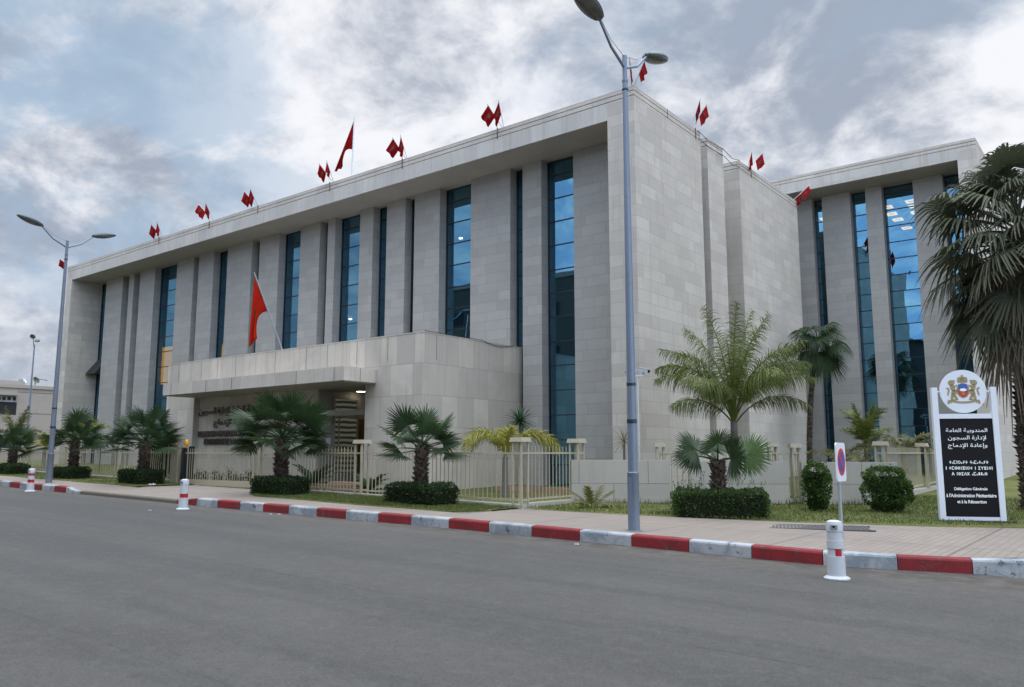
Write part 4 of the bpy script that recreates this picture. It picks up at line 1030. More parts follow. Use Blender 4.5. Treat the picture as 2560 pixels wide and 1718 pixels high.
# gate
gt = thing('sliding_gate', 'cream sliding gate of vertical bars with a deep bottom beam and amber lamp post', 'gate', (-25, YFN, fz(-25)), world=True)
railing(gt, (-27.15, YFN, 0), (-22.9, YFN, 0), fz(-27) - .02, fz(-27) - .02, RZ, .14, .16, True, 'gate_leaf')
fpost(gt, -22.73, YFN + .05, fz(-22.7)); 
mb = MB(); mb.box(-27.33, -27.2, YFN - .08, YFN + .08, fz(-27), RZ + .2); mb.box(-27.19, -27.02, YFN + .12, YFN + .26, fz(-27), RZ + .24); mb.build('gate_post', M['mull'], gt)
mb = MB(); mb.box(-28.02, -27.55, YFN - .1, YFN + .1, fz(-27.8), RZ + .3); mb.build('gate_pillar', M['cream'], gt)
mb = MB(); mb.lathe([(.075, 0), (.085, .02), (.08, .14), (.05, .2), (.01, .215)], 16, (-27.15, YFN, RZ + .28)); mb.tube([(-27.15, YFN, RZ + .18), (-27.15, YFN, RZ + .28)], .03, 8); mb.build('amber_lamp', M['beacon'], gt, smooth=True)
# left fence
fl = thing('yard_fence', 'cream metal railing left of the gate, running to the far end of the building', 'fence', (-35, YFN, fz(-35)), world=True)
plinth(fl, -58, -28.2, YFN - .12, YFN + .14, .10)
fx = [-28.25, -32.0, -36.5, -41.0, -45.5, -50, -54.5]
for a, b in zip(fx, fx[1:]): railing(fl, (b + .17, YFN, 0), (a - .17, YFN, 0), fz(b) + .08, fz(a) + .08, RZ + .02)
for x in fx: fpost(fl, x, YFN, fz(x) + .08)
# low walls on the chamfer
WA = Vector((-12.05, 17.62, 0)); WB = Vector((-4.95, 22.28, 0)); WD = (WB - WA).normalized(); WN = Vector((-WD.y, WD.x, 0)); WR = atan2(WD.y, WD.x)
def wparam(px, off_=0.0):
    # where the pixel column meets the wall line
    r = ray(px, 1200); A0 = WA + WN * off_; den = r.x * WD.y - r.y * WD.x
    t_ = (A0.x * r.y - A0.y * r.x) / -den if abs(den) > 1e-9 else 0
    # solve A0 + WD*s = r*k (2D)
    s_ = (A0.y * r.x - A0.x * r.y) / (WD.x * r.y - WD.y * r.x); return s_
segs = ((1428, 1675, 0.0, 'low pale stone wall just right of the corner railing, behind the foreground lamp'), (1725, 1973, 0.0, 'middle low pale stone wall behind the trimmed hedge and fan palm'), (2006, 2245, .0, 'right-hand low pale stone wall behind the two round bushes'))
for (pa, pb, of_, lab) in segs:
    s0_, s1_ = wparam(pa, of_), wparam(pb, of_); base = WA + WD * s0_ + WN * of_; zb_ = hz_(base.x, base.y)
    t = thing('low_wall', lab, 'wall', (base.x, base.y, zb_), WR, 'low stone walls of the forecourt')
    Lw = s1_ - s0_; top = 1.47 - zb_ - (.03 if pa > 1500 else 0) - (.02 if pa > 2000 else 0)
    mb = MB(); mb.box(0, Lw, 0, .22, -.4, top); mb.build('wall', M['stone_low'], t, bevel=.006)
    mb = MB(); mb.box(-.006, Lw + .006, -.012, .2, -.39, .17); mb.build('plinth', M['stone_low'], t)
# bays of railing between the walls
for (pa, pb, lab) in ((1652, 1735, 'cream railing bay between the left and middle low walls'), (1934, 1991, 'cream railing bay between the middle and right low walls')):
    of_ = .42; s0_, s1_ = wparam(pa, of_), wparam(pb, of_); a = WA + WD * s0_ + WN * of_; b = WA + WD * s1_ + WN * of_; zz = hz_(a.x, a.y) + .12
    t = thing('railing_bay', lab, 'fence', (a.x, a.y, zz - .1), group='railing bays between the low walls', world=True)
    railing(t, a, b, zz, zz, RZ - .03, .13, .0 if pa < 1900 else .0); fpost(t, a.x, a.y, zz, .22, RZ + .16, WR); fpost(t, b.x, b.y, zz, .22, RZ + .14, WR)
    mb = MB(); n2 = WN * .1; mb.box(-.3, (b - a).length + .3, -.08, .2, -.4, .0, Matrix.Translation((a.x, a.y, zz)) @ Matrix.Rotation(WR, 4, 'Z')); mb.build('plinth', M['stone_low'], t)
# long fence running back along the side street
a = ony(2203, 1139, 22.9); x0_ = a.x
t = thing('side_fence', 'cream railing with box posts running back beside the rear building', 'fence', (x0_, 22.9, hz_(x0_, 23)), world=True)
xx = x0_; ya = 22.9; yb = onx(2306, 1139, xx).y; yc_ = yb + (yb - ya)
for (y0_, y1_) in ((ya, yb), (yb, yc_)): railing(t, (xx, y0_ + .15, 0), (xx, y1_ - .15, 0), hz_(xx, y0_) + .12, hz_(xx, y1_) + .12, RZ, .13, .16)
for y_ in (ya, yb, yc_): fpost(t, xx, y_, hz_(xx, y_) + .1, .26, RZ + .2)
mb = MB(); mb.box(xx - .12, xx + .12, ya - .2, yc_ + .3, -.2, hz_(xx, yb) + .13); mb.build('plinth', M['stone_low'], t)
# planted-bed edging inside the yard
mb = MB(); mb.box(-16.4, -12.6, 19.9, 20.05, .2, .62); mb.box(-12.6, -12.45, 19.0, 20.05, .2, .62); tag(mb.build('bed_edging', M['plinth']), 'low terracotta bed edging at the foot of the building piers', 'edging')
mb = MB(); mb.box(-21.9, -18.6, 16.55, 16.7, .2, .68); mb.box(-20.9, -19.4, 16.72, 17.3, .2, .74, None, .08); tag(mb.build('bed_edging', M['plinth']), 'terracotta flower-bed edging behind the railing at the entrance', 'edging')
mb = MB(); mb.box(-33, -23.3, 17.35, 17.5, .2, .66); tag(mb.build('bed_edging', M['stone_low']), 'pale stone bed edging below the wall lettering', 'edging')

# ------------------------------------------------------------------ vegetation
def fan_mesh(Lp, Rf, elev, m_leaf, seed, nseg=34, spread=200, droop=.35, tip=.25, petdroop=.5, ragged=.1, tilt=0.0, pw=.018):
    rr = random.Random(seed); mb = MB(); mb.mi = 0
    pts = []; e = elev; p = Vector((0, 0, 0)); n_ = 7
    for i in range(n_ + 1):
        pts.append(p.copy()); p = p + Vector((cos(e), 0, sin(e))) * (Lp / n_); e -= petdroop / n_
    mb.tube(pts, [pw * (1.3 - .7 * i / n_) for i in range(n_ + 1)], 5)
    P = pts[-1]; Fd = Vector((cos(e), 0, sin(e))); S = Vector((0, 1, 0)); N = Vector((-sin(e), 0, cos(e)))
    # blade tilts relative to the petiole
    Fd2 = (Fd * cos(tilt) + N * sin(tilt)).normalized(); N2 = (N * cos(tilt) - Fd * sin(tilt)).normalized()
    da = radians(spread) / nseg
    for k in range(nseg):
        a = -radians(spread) / 2 + da * (k + .5); L_ = Rf * (.78 + .22 * cos(a * .75)) * (1 + rr.uniform(-ragged, ragged * .6))
        d = Fd2 * cos(a) + S * sin(a); sd_ = (S * cos(a) - Fd2 * sin(a))
        rs = (.03, .38, .60, .80, 1.0); tw = rr.uniform(-.10, .10); dr_ = droop * (.8 + .4 * rr.random())
        rows = []
        for r in rs:
            wf = r * L_ * math.tan(da / 2) * 1.08; wt = .034 * (Rf / .7) * (1.03 - r) ** .6 if r > .5 else 9
            wd = min(wf, max(wt, .0015)) if r > .5 else wf
            q = P + d * (r * L_) + N2 * (.07 * Rf * (cos(a) * r)) - N2 * (.10 * Rf * abs(sin(a)) * r) + sd_ * (tw * L_ * max(0, r - .5))
            q = q + Vector((0, 0, -1)) * (dr_ * L_ * r ** 2.2) + Vector((0, 0, -1)) * (tip * L_ * max(0, r - .55) ** 1.4 * 2.2)
            ce = q - N2 * (wd * .55)
            rows.append([q - sd_ * wd, ce, q + sd_ * wd])
        mb.grid(rows)
    return mb.mesh('frond', m_leaf, smooth=False)
def feather_mesh(L, e0, bend, m_leaf, seed, n=44, ll=.42, wd=.011, hang=.55, pow_=1.25, plum=.5, bare=.16, rach=.014, stiff=False, side_curve=0.0):
    rr = random.Random(seed); mb = MB(); N_ = 22; pts = []; p = Vector((0, 0, 0)); tans = []
    for i in range(N_ + 1):
        t = i / N_; e = e0 - bend * t ** pow_; d = Vector((cos(e), side_curve * t, sin(e))).normalized(); pts.append(p.copy()); tans.append(d); p = p + d * (L / N_)
    mb.tube(pts, [rach * (1.25 - 1.1 * i / N_) for i in range(N_ + 1)], 5)
    for s in (-1, 1):
        for k in range(n):
            t = bare + (1 - bare) * (k + rr.random() * .6) / n; f = t * N_; i = min(int(f), N_ - 1); P = pts[i].lerp(pts[i + 1], f - i); T_ = tans[i]
            S = Vector((0, 1, 0)) * s; Up = T_.cross(Vector((0, 1, 0))) * -1
            u = (t - bare) / (1 - bare); l_ = ll * (sin(pi * (u * .80 + .14)) ** .7) * rr.uniform(.8, 1.1)
            el = rr.uniform(-plum, plum) + (.35 if stiff else .1)
            d = (S * cos(el) * (1 - .35 * u) + T_ * (.55 + .35 * u) + Up * sin(el)).normalized()
            q = P.copy(); rows = []; vel = (d + Vector((0, 0, -.22 * hang))).normalized(); sdv = T_.cross(d).normalized().cross(d).normalized()
            for j in range(4):
                w_ = wd * (1, 1.15, .8, .08)[j]; rows.append([q - sdv * w_, q + sdv * w_]); q = q + vel * (l_ / 3); vel = (vel + Vector((0, 0, -hang * (.35 + .3 * j)))).normalized()
            mb.grid(rows)
    return mb.mesh('frond', m_leaf)
def trunk_mesh(h, r0, r1, seed, boots=True, bulge=.0, m_=None, lean=(0, 0), bl=.09, nb=None):
    rr = random.Random(seed); mb = MB(); n_ = 16; K = 14; P_ = []
    for i in range(K + 1):
        t = i / K; r = r0 + (r1 - r0) * t + bulge * sin(pi * t); row = []
        for k in range(n_): a = 2 * pi * k / n_; q = r * (1 + .07 * noise.noise(Vector((cos(a) * 2, sin(a) * 2, t * 7 + seed)))); row.append((q * cos(a) + lean[0] * t * t, q * sin(a) + lean[1] * t * t, -.1 + (h + .1) * t))
        row.append(row[0]); P_.append(row)
    mb.grid(P_)
    if boots:
        nb = nb or int(h * 75)
        for i in range(nb):
            t = (i + rr.random() * .6) / nb; a = i * 2.39996; r = r0 + (r1 - r0) * t + bulge * sin(pi * t); z = h * t - .02
            c, s_ = cos(a), sin(a); l_ = bl * rr.uniform(.6, 1.3); wd = rr.uniform(.03, .055); out = r * .16 + l_ * rr.uniform(.25, .75)
            cx_, cy_ = lean[0] * t * t, lean[1] * t * t
            f = lambda rad, tang, zz: (cx_ + rad * c - tang * s_, cy_ + rad * s_ + tang * c, zz)
            v = [mb.vert(f(r * .94, -wd, z)), mb.vert(f(r * .94, wd, z)), mb.vert(f(r + out, wd * .35, z + l_)), mb.vert(f(r + out, -wd * .35, z + l_)), mb.vert(f(r * .96, 0, z + l_ * .95))]
            mb.face((v[0], v[1], v[2], v[3])); mb.face((v[1], v[4], v[2])); mb.face((v[0], v[3], v[4])); mb.face((v[3], v[2], v[4]))
    return mb.mesh('trunk', m_ or M['bark'])
def fan_set(Lp, Rf, m_, seed, els, **kw): return [fan_mesh(Lp * random.Random(seed + i).uniform(.85, 1.1), Rf * random.Random(seed + i + 50).uniform(.88, 1.08), e, m_, seed + i, **kw) for i, e in enumerate(els)]
def palm(name, label, x, y, h, r0, r1, fronds, group=None, cat='palm tree', boots=True, bulge=0, seed=1, tm=None, lean=(0, 0), z=None, bl=.09, toff=.02):
    z0 = (hz_(x, y) if z is None else z); t = thing(name, label, cat, (x, y, z0), group=group)
    if h > 0: link('trunk', trunk_mesh(h, r0, r1, seed, boots, bulge, tm, lean, bl), t)
    for fr in fronds:
        me, az, dz = fr[:3]; f = link('frond', me, t, (lean[0] + toff * cos(az), lean[1] + toff * sin(az), h + dz)); f.rotation_euler = (fr[3] if len(fr) > 3 else 0, 0, az)
    return t
els = [1.45, 1.2, .98, .75, .55, .38, .2, 0.0]
S1 = fan_set(.66, .64, M['fan'], 11, els, droop=.02, tip=.05, petdroop=.3, tilt=.2, spread=200, nseg=32, ragged=.16)
S2 = fan_set(.58, .62, M['fan'], 31, els, droop=.05, tip=.10, petdroop=.45, tilt=.4, spread=220, nseg=32, ragged=.16)
def spiral(sets, n, h0=0.0, rnd=None, lo=0, hi=None, spread=1.0, roll=.5):
    rr = rnd or random.Random(3); out = []; hi = hi if hi is not None else len(sets[0]) - 1
    for i in range(n):
        t = i / max(1, n - 1); k = int(round(lo + (hi - lo) * t ** spread)); s_ = sets[rr.randrange(len(sets))]; out.append((s_[k], i * 2.39996 + rr.uniform(-.25, .25), h0 - .12 * t, rr.uniform(-roll, roll)))
    return out
G = 'fan palms planted in a row along the verge, each in a clipped hedge'
vz = lambda x: g(x) + .23
def scaled(t, s):
    t.scale = (s, s, s); return t
# hedge palms, right to left
camaz = -(pi / 2 - YAW) # world azimuth pointing at the camera
RT = YAW                # azimuth of picture right
pa_m = [fan_mesh(.62, .56, .85, M['fan'], 71, nseg=40, spread=240, droop=.01, tip=.04, petdroop=.2), fan_mesh(.58, .52, .50, M['fan'], 72, nseg=38, spread=205, droop=.03, tip=.06), fan_mesh(.50, .60, 1.35, M['fan'], 73, nseg=44, spread=215, droop=.01, tip=.03, petdroop=.1),
        fan_mesh(.66, .58, .62, M['fanyoung'], 74, nseg=44, spread=225, droop=.01, tip=.03, petdroop=.2), fan_mesh(.40, .52, .9, M['fan'], 75, nseg=36, spread=240, droop=.05, tip=.1, tilt=.2)]
palm('fan_palm', 'young fan palm with few big open fans, rising from the untidy bright hedge', -7.6, 17.05, 1.22, .15, .135, [(pa_m[0], RT + pi - .25, 0, -.95), (pa_m[1], RT + pi + .2, .02, -1.1), (pa_m[1], RT + pi - .5, -.02, -.6), (pa_m[2], RT + .05, 0, 1.45), (pa_m[2], RT + pi + .6, 0, -1.5), (pa_m[3], RT - .1, 0, 1.2), (pa_m[1], RT + .3, -.02, .9), (pa_m[4], RT + 1.3, 0), (pa_m[4], RT + 1.9, 0), (pa_m[0], RT - 1.6, -.05, .2)], G, seed=2, bl=.10)
palm('fan_palm', 'fan palm with tidy dark crown between the porch corner and the yellow palm', -14.3, 14.45, 1.46, .17, .14, spiral([S1, S2], 17, 0, random.Random(5), 0, 7, .8), G, seed=3)
palm('fan_palm', 'largest and bushiest fan palm of the verge row, in front of the wall lettering', -19.9, 14.35, 1.6, .20, .17, [], G, seed=4)
bigc = fan_set(.92, .74, M['fan'], 51, els, droop=.03, tip=.06, petdroop=.4, nseg=36, tilt=.2, spread=200, ragged=.16)
bigc2 = fan_set(.84, .72, M['fan'], 151, els, droop=.07, tip=.14, petdroop=.5, nseg=34, tilt=.4, spread=220, ragged=.16)
tC = [o for o in col.objects if o.get('label', '').startswith('largest and bushiest')][0]
for (me, az, dz, ro) in spiral([bigc, bigc2], 36, 0, random.Random(8), 0, 7, .8):
    f = link('frond', me, tC, (0, 0, 1.66 + dz)); f.rotation_euler = (ro, 0, az)
S3 = fan_set(.78, .70, M['fan'], 61, els, droop=.04, tip=.08, petdroop=.4, nseg=32, tilt=.3, spread=210, ragged=.16)
palm('fan_palm', 'fan palm left of the gate, in a long low clipped hedge', -27.9, 14.35, 1.52, .18, .15, spiral([S3, bigc2], 24, 0, random.Random(9), 0, 7, .8), G, seed=5)
palm('fan_palm', 'fan palm just behind the rust-stained lamp post', -33.3, 14.3, 1.5, .18, .15, spiral([S3, S2], 22, 0, random.Random(10), 0, 7, .8), G, seed=6)
palm('fan_palm', 'last fan palm of the verge row at the left edge of the view', -39.3, 14.3, 1.15, .17, .15, spiral([S2, S1], 16, 0, random.Random(11), 1, 7), G, seed=7)

# feather palms ------------------------------------------------------
def fset(L, m_, seed, specs, **kw): return [feather_mesh(L * s_, e, b_, m_, seed + i, **kw) for i, (e, b_, s_) in enumerate(specs)]
q = ony(1834, 1040, 20.6)
QF = fset(2.45, M['feather'], 201, [(1.52, .45, 1.32), (1.45, .85, 1.28), (1.36, 1.3, 1.22), (1.2, 1.7, 1.1), (1.05, 1.6, 1.0), (.85, 1.5, .85), (1.36, 1.75, 1.15)], n=84, ll=.62, wd=.0085, hang=1.9, plum=1.25, bare=.22, rach=.022)
QG = fset(2.5, M['olive'], 231, [(1.25, 1.8, 1.0), (.95, 1.75, .95)], n=74, ll=.52, wd=.0095, hang=1.8, plum=1.1, bare=.28, rach=.02)
hq = q.z - hz_(q.x, q.y) - .15
fr_ = [(QF[0], RT + .4, 0), (QF[0], RT + 3.4, 0), (QF[1], RT + 1.2, 0), (QF[1], RT - 1.1, 0), (QF[1], RT + 2.4, 0), (QF[2], RT + pi - .35, 0), (QF[2], RT + .25, 0), (QF[2], RT - 1.9, 0), (QF[3], RT + pi + .05, 0), (QF[3], RT - .25, 0), (QF[6], RT + pi - .15, 0), (QF[6], RT - .05, 0), (QF[4], RT + 1.7, 0), (QG[0], RT + pi + .6, -.05), (QG[1], RT - .08, -.08), (QF[3], RT - 1.25, 0), (QF[2], RT + pi - .9, 0), (QF[4], RT + pi + .9, 0), (QF[1], RT + .7, 0), (QF[3], RT + .55, 0), (QF[6], RT + 2.9, 0), (QF[2], RT - .6, 0), (QF[0], RT - 1.6, 0), (QF[6], RT - .5, 0), (QF[5], RT + pi + .3, -.05), (QF[4], RT - 2.3, 0)]
palm('feather_palm', 'tall slender feather palm with arching green fronds before the side wall', q.x, q.y, hq, .13, .09, fr_, boots=False, seed=12, tm=M['barkgrey'])
YS = fset(1.55, M['yellow'], 301, [(1.45, 3.1, 1.25), (1.4, 1.2, .75), (1.3, 2.8, 1.15), (1.2, 2.7, 1.4), (1.5, .6, .6)], n=56, ll=.42, wd=.011, hang=.5, plum=.9, bare=.12, rach=.016)
palm('yellow_palm', 'small palm with bright yellow arching fronds inside the corner of the railing', -14.55, 18.1, 1.15, .095, .075, [(YS[0], RT + pi - .1, 0), (YS[0], RT + pi + .5, 0), (YS[2], RT + .1, 0), (YS[3], RT - .15, 0), (YS[3], RT + .35, .02), (YS[1], RT - 1.3, 0), (YS[1], RT + 1.8, 0), (YS[4], RT + .9, 0), (YS[2], RT + pi - .6, 0)], boots=False, seed=14, tm=M['barkgrey'])
def spiky(name, label, c, z0, r, n, seed, tr=.05, m_=None, up=.2, wd=.018):
    rr = random.Random(seed); t = thing(name, label, 'plant', (c.x, c.y, z0)); h = c.z - z0
    link('trunk', trunk_mesh(h, tr, tr * .8, seed, False, 0, M['barkgrey']), t)
    mb = MB()
    for i in range(n):
        el = math.asin(min(1, max(-1, 1 - (i + .5) / n * (1.55 - up)))) ; a = i * 2.39996 + rr.uniform(-.2, .2); L_ = r * rr.uniform(.8, 1.1)
        d = Vector((cos(a) * cos(el), sin(a) * cos(el), sin(el))); s_ = Vector((-sin(a), cos(a), 0)); P = Vector((0, 0, h)); rows = []
        for j, w_ in enumerate((.5, 1, .9, .6, .05)):
            tt = j / 4; q = P + d * L_ * tt + Vector((0, 0, -.18 * L_ * tt ** 2)); rows.append([q - s_ * wd * w_, q + d.cross(s_) * (-.3 * wd * w_), q + s_ * wd * w_])
        mb.grid(rows)
    mb.build('leaf_rosette', m_ or M['yucca'], t); return t
c = ony(1300, 1052, 19.4); spiky('spiky_plant', 'tall dark spiky rosette plant behind the yellow palm', c, hz_(c.x, c.y), .66, 75, 3, .05, None, .0, .026)
c = ony(1560, 1103, 19.3); spiky('spiky_plant', 'thin spiky rosette plant behind the foreground lamp post', c, hz_(c.x, c.y), .58, 46, 4, .04, M['olive'], .0, .012)
c = gr(1495, 1268, .2)
TFM = fset(.62, M['olive'], 401, [(1.3, .5, 1.0), (.95, .6, 1.1), (.75, .9, .9)], n=20, ll=.20, wd=.011, hang=.1, plum=.25, bare=.2, rach=.008, stiff=True)
palm('small_cycad', 'tiny yellow-green sprouting palm at the foot of the left low wall', -10.75, 16.75, 0, 0, 0, [(TFM[0], RT + 1.9, .0), (TFM[1], RT + pi - .2, 0), (TFM[1], RT + .1, 0), (TFM[2], RT - .4, 0), (TFM[0], RT + .6, 0), (TFM[2], RT + pi + .5, 0), (TFM[0], RT - 2, 0)], cat='plant')
SG = fset(1.0, M['fan'], 421, [(1.2, .9, 1.0), (.9, .9, 1.1), (.6, .8, 1.1), (.35, .7, 1.0)], n=34, ll=.17, wd=.012, hang=.08, plum=.15, bare=.1, rach=.012, stiff=True)
for (px, py, s_, lab) in ((783, 1212, 1.0, 'larger dark cycad inside the railing before the glazed entrance'), (925, 1216, .75, 'smaller dark cycad inside the railing behind the intermediate post')):
    c = ony(px, py, 16.9 if px < 800 else 16.5)
    t = palm('cycad', lab, c.x, c.y, .12, .12, .12, [(SG[k % 4], k * 2.39996, 0) for k in range(22)], cat='plant', seed=16, tm=M['bark']); t.scale = (s_,) * 3
# distant fan palm beside the rear building
c = ony(2046, 850, 33.0)
FP = fan_set(.72, .75, M['fan'], 451, [1.3, 1.0, .7, .4, .1, -.3, -.7, -1.1], droop=.3, tip=.4, petdroop=.7)
hh_ = c.z - hz_(c.x, c.y)
palm('fan_palm', 'tall thin-trunked fan palm between the side wall and the rear building', c.x - .60, 33.0, hh_, .11, .09, spiral([FP], 22, 0, random.Random(21), 0, 7), seed=22, bl=.04, lean=(.55, 0))
# light green clump
BM_ = fset(1.5, M['feather'], 461, [(1.5, .3, 1.0), (1.4, .8, 1.0), (1.25, 1.1, .95), (1.05, 1.2, .85)], n=34, ll=.34, wd=.012, hang=.3, plum=.6, bare=.25, rach=.012)
c = ony(2165, 1120, 28.0); palm('feather_palm', 'light green bushy clump palm before the rear building window', c.x, c.y, c.z - hz_(c.x, c.y), .08, .06, [(BM_[k % 4], k * 2.39996, 0) for k in range(18)], boots=False, tm=M['barkgrey'], seed=25)
BO_ = fset(1.2, M['olive'], 471, [(1.1, 1.3, 1.0), (.8, 1.2, 1.0), (.5, 1.1, .9)], n=30, ll=.3, wd=.011, hang=.3, plum=.6, bare=.2, rach=.012)
c = ony(2262, 1130, 28.5); palm('feather_palm', 'low olive feather palm behind the side railing', c.x, c.y, c.z - hz_(c.x, c.y), .09, .07, [(BO_[k % 3], k * 2.39996, 0) for k in range(14)], boots=False, tm=M['barkgrey'], seed=26)
for (px, py, yy, lab) in ((1690 + 460, 1140, 27, 'first tuft of olive fronds peeping over the right low wall'), (2105, 1142, 27.5, 'second tuft of olive fronds peeping over the right low wall')):
    c = ony(px, py, yy); palm('low_frond_plant', lab, c.x, c.y, max(.05, c.z - hz_(c.x, c.y) - .2), .05, .04, [(BO_[k % 3], k * 2.39996, 0) for k in range(7)], boots=False, tm=M['barkgrey'], cat='plant', seed=27)
# left-hand planting
LS = fset(1.9, M['olive'], 481, [(1.35, .9, 1.0), (1.15, 1.3, 1.0), (.95, 1.4, .95), (1.45, .35, 1.05)], n=40, ll=.36, wd=.013, hang=.4, plum=.7, bare=.2, rach=.016)
c = ony(36, 1105, 17.6); palm('feather_palm', 'olive feather palm at the left edge before the low beige house', c.x, c.y, c.z - hz_(c.x, c.y), .1, .08, [(LS[k % 4], k * 2.39996, 0) for k in range(13)], boots=False, tm=M['barkgrey'], seed=31)
LY = fset(1.35, M['yellow'], 491, [(1.2, 1.6, 1.0), (.9, 1.5, 1.0), (1.4, .9, .8)], n=34, ll=.30, wd=.012, hang=.35, plum=.7, bare=.2, rach=.014)
c = ony(112, 1125, 17.9); palm('yellow_palm', 'yellowing palm left of the rust-stained lamp post', c.x, c.y, c.z - hz_(c.x, c.y), .1, .08, [(LY[k % 3], k * 2.39996, 0) for k in range(10)], boots=False, tm=M['barkgrey'], seed=32)
c = ony(212, 1085, 18.2); palm('yellow_palm', 'yellowish palm between the second and third verge palms from the left', c.x, c.y, c.z - hz_(c.x, c.y), .12, .09, [(LY[(k + 1) % 3], k * 2.39996, 0) for k in range(10)], boots=False, tm=M['barkgrey'], seed=33)
# big shaggy palm at the right ---------------------------------------
BA = fan_set(1.30, 1.0, M['fanbig'], 501, [1.45, 1.2, .98, .75, .5, .25, 0, -.3], droop=.10, tip=.42, petdroop=.6, nseg=34, ragged=.2, pw=.024, spread=230, tilt=.15)
BB = fan_set(1.35, 1.0, M['fanbig'], 521, [1.4, 1.15, .9, .65, .4, .15, -.15, -.5], droop=.14, tip=.55, petdroop=.75, nseg=34, ragged=.25, pw=.024, spread=230, tilt=.3)
BD = fan_set(1.1, 1.0, M['dead'], 541, [.1, -.2, -.5, -.8], droop=.4, tip=.6, petdroop=1.0, nseg=26, ragged=.35, pw=.02)
bx, by = -2.22, 22.5; c = CAM + ray(2550, 575) * (22.2 / ray(2550, 575).y); hz0 = hz_(bx, by)
t = thing('shaggy_palm', 'large shaggy fan palm with drooping grey-green fronds and dry skirt at the right edge', 'palm tree', (bx, by, hz0))
H = c.z - hz0
link('trunk', trunk_mesh(H, .25, .20, 44, True, 0, None, (c.x - bx, c.y - by), .10), t)
rr = random.Random(77); L0 = Vector((c.x - bx, c.y - by, H))
for i in range(76):
    k = min(7, int(8 * (i / 76) ** .9)); me = (BA, BB)[i % 2][k]; az = i * 2.39996 + rr.uniform(-.2, .2)
    f = link('frond', me, t, L0 + Vector((0, 0, .45 - 1.5 * i / 76))); f.rotation_euler = (rr.uniform(-.45, .45), 0, az); s_ = rr.uniform(.85, 1.15); f.scale = (s_, s_, s_)
for i in range(40):
    az = i * 2.39996 + 1; f = link('dry_frond', BD[i % 4], t, L0 + Vector((0, 0, -.2 - 1.5 * (i / 40)))); f.rotation_euler = (0, 0, az); s_ = rr.uniform(.75, 1.1); f.scale = (s_, s_, s_)

# hedges and bushes ---------------------------------------------------
def leafy(mb, P, N, s, rr):
    # one small leaf: pointed quad pair
    a = Vector((rr.gauss(0, 1), rr.gauss(0, 1), rr.gauss(0, 1))); d = (N * 1.0 + a * .55).normalized(); s_ = d.cross(Vector((rr.gauss(0, 1), rr.gauss(0, 1), rr.gauss(0, 1)))).normalized()
    w_ = s * rr.uniform(.28, .45); l_ = s * rr.uniform(.8, 1.3)
    mb.poly([P - s_ * w_ * .2, P + d * l_ * .5 - s_ * w_, P + d * l_, P + d * l_ * .5 + s_ * w_])
def hedge(label, x, y, w_, d_, h, seed, m_=None, sprigs=0, rz=0, dens=1150, ls=.045, rough=.055, group='clipped hedges round the palm trunks', z=None):
    rr = random.Random(seed); z0 = z if z is not None else vz(x)
    t = thing('clipped_hedge', label, 'hedge', (x, y, z0), rz, group)
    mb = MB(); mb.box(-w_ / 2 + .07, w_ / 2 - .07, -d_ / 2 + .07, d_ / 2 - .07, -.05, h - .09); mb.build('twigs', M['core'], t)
    mb = MB(); faces = (((0, -1, 0), w_, h), ((0, 1, 0), w_, h), ((1, 0, 0), d_, h), ((-1, 0, 0), d_, h), ((0, 0, 1), w_, d_))
    for n_, a_, b_ in faces:
        N = Vector(n_)
        for _ in range(int(a_ * b_ * dens)):
            u, v = rr.uniform(-.5, .5) * a_, rr.random() * b_
            if n_[2]: P = Vector((u, v - d_ / 2, h))
            elif n_[1]: P = Vector((u, n_[1] * d_ / 2, v))
            else: P = Vector((n_[0] * w_ / 2, u, v))
            # rounded corners and uneven clipping
            nz_ = noise.noise(P * 3.1 + Vector((seed, 0, 0))) * rough * 1.3 + noise.noise(P * 9 + Vector((0, seed, 0))) * rough
            P = P + N * nz_ - N * rr.random() * .07
            cx_ = max(0, abs(P.x) - (w_ / 2 - .1)); cz_ = max(0, P.z - (h - .1)); cy_ = max(0, abs(P.y) - (d_ / 2 - .1))
            if cx_ and cz_: P.z -= cx_ * .4; P.x -= math.copysign(cz_ * .4, P.x)
            if cx_ and cy_: P.x -= math.copysign(cy_ * .5, P.x)
            if cy_ and cz_: P.z -= cy_ * .4
            leafy(mb, P, N + Vector((0, 0, .35)), ls, rr)
    for _ in range(sprigs):
        P = Vector((rr.uniform(-.5, .5) * w_, rr.uniform(-.5, .5) * d_, h - .03)); d = Vector((rr.uniform(-.35, .35), rr.uniform(-.35, .35), 1)).normalized(); L_ = rr.uniform(.08, .30) ** 1.0 * (1 if rr.random() < .8 else 1.6)
        n_ = int(L_ / .018)
        for j in range(n_): leafy(mb, P + d * L_ * j / n_, Vector((rr.gauss(0, 1), rr.gauss(0, 1), .6)).normalized(), ls * .75, rr)
    mb.build('foliage', m_ or M['hedge'], t); return t
hedge('untidy bright green hedge with sprouting twigs, right of the foreground lamp', -7.55, 16.98, 2.0, .95, .56, 1, M['bush'], 60, radians(28), z=hz_(-7.5, 17) + .02)
hedge('neat clipped hedge between the porch corner and the railing corner', -14.3, 14.45, 1.75, .95, .50, 2)
hedge('clipped hedge on the rounded tip of the verge beside the driveway', -19.85, 14.3, 1.7, .95, .47, 3)
hedge('long low clipped hedge left of the sliding gate', -27.95, 14.3, 1.75, .9, .47, 4)
hedge('low clipped hedge behind the rust-stained lamp post', -33.3, 14.25, 1.5, .9, .42, 5)
hedge('low clipped hedge at the left edge of the view', -39.3, 14.25, 2.0, .9, .42, 6)
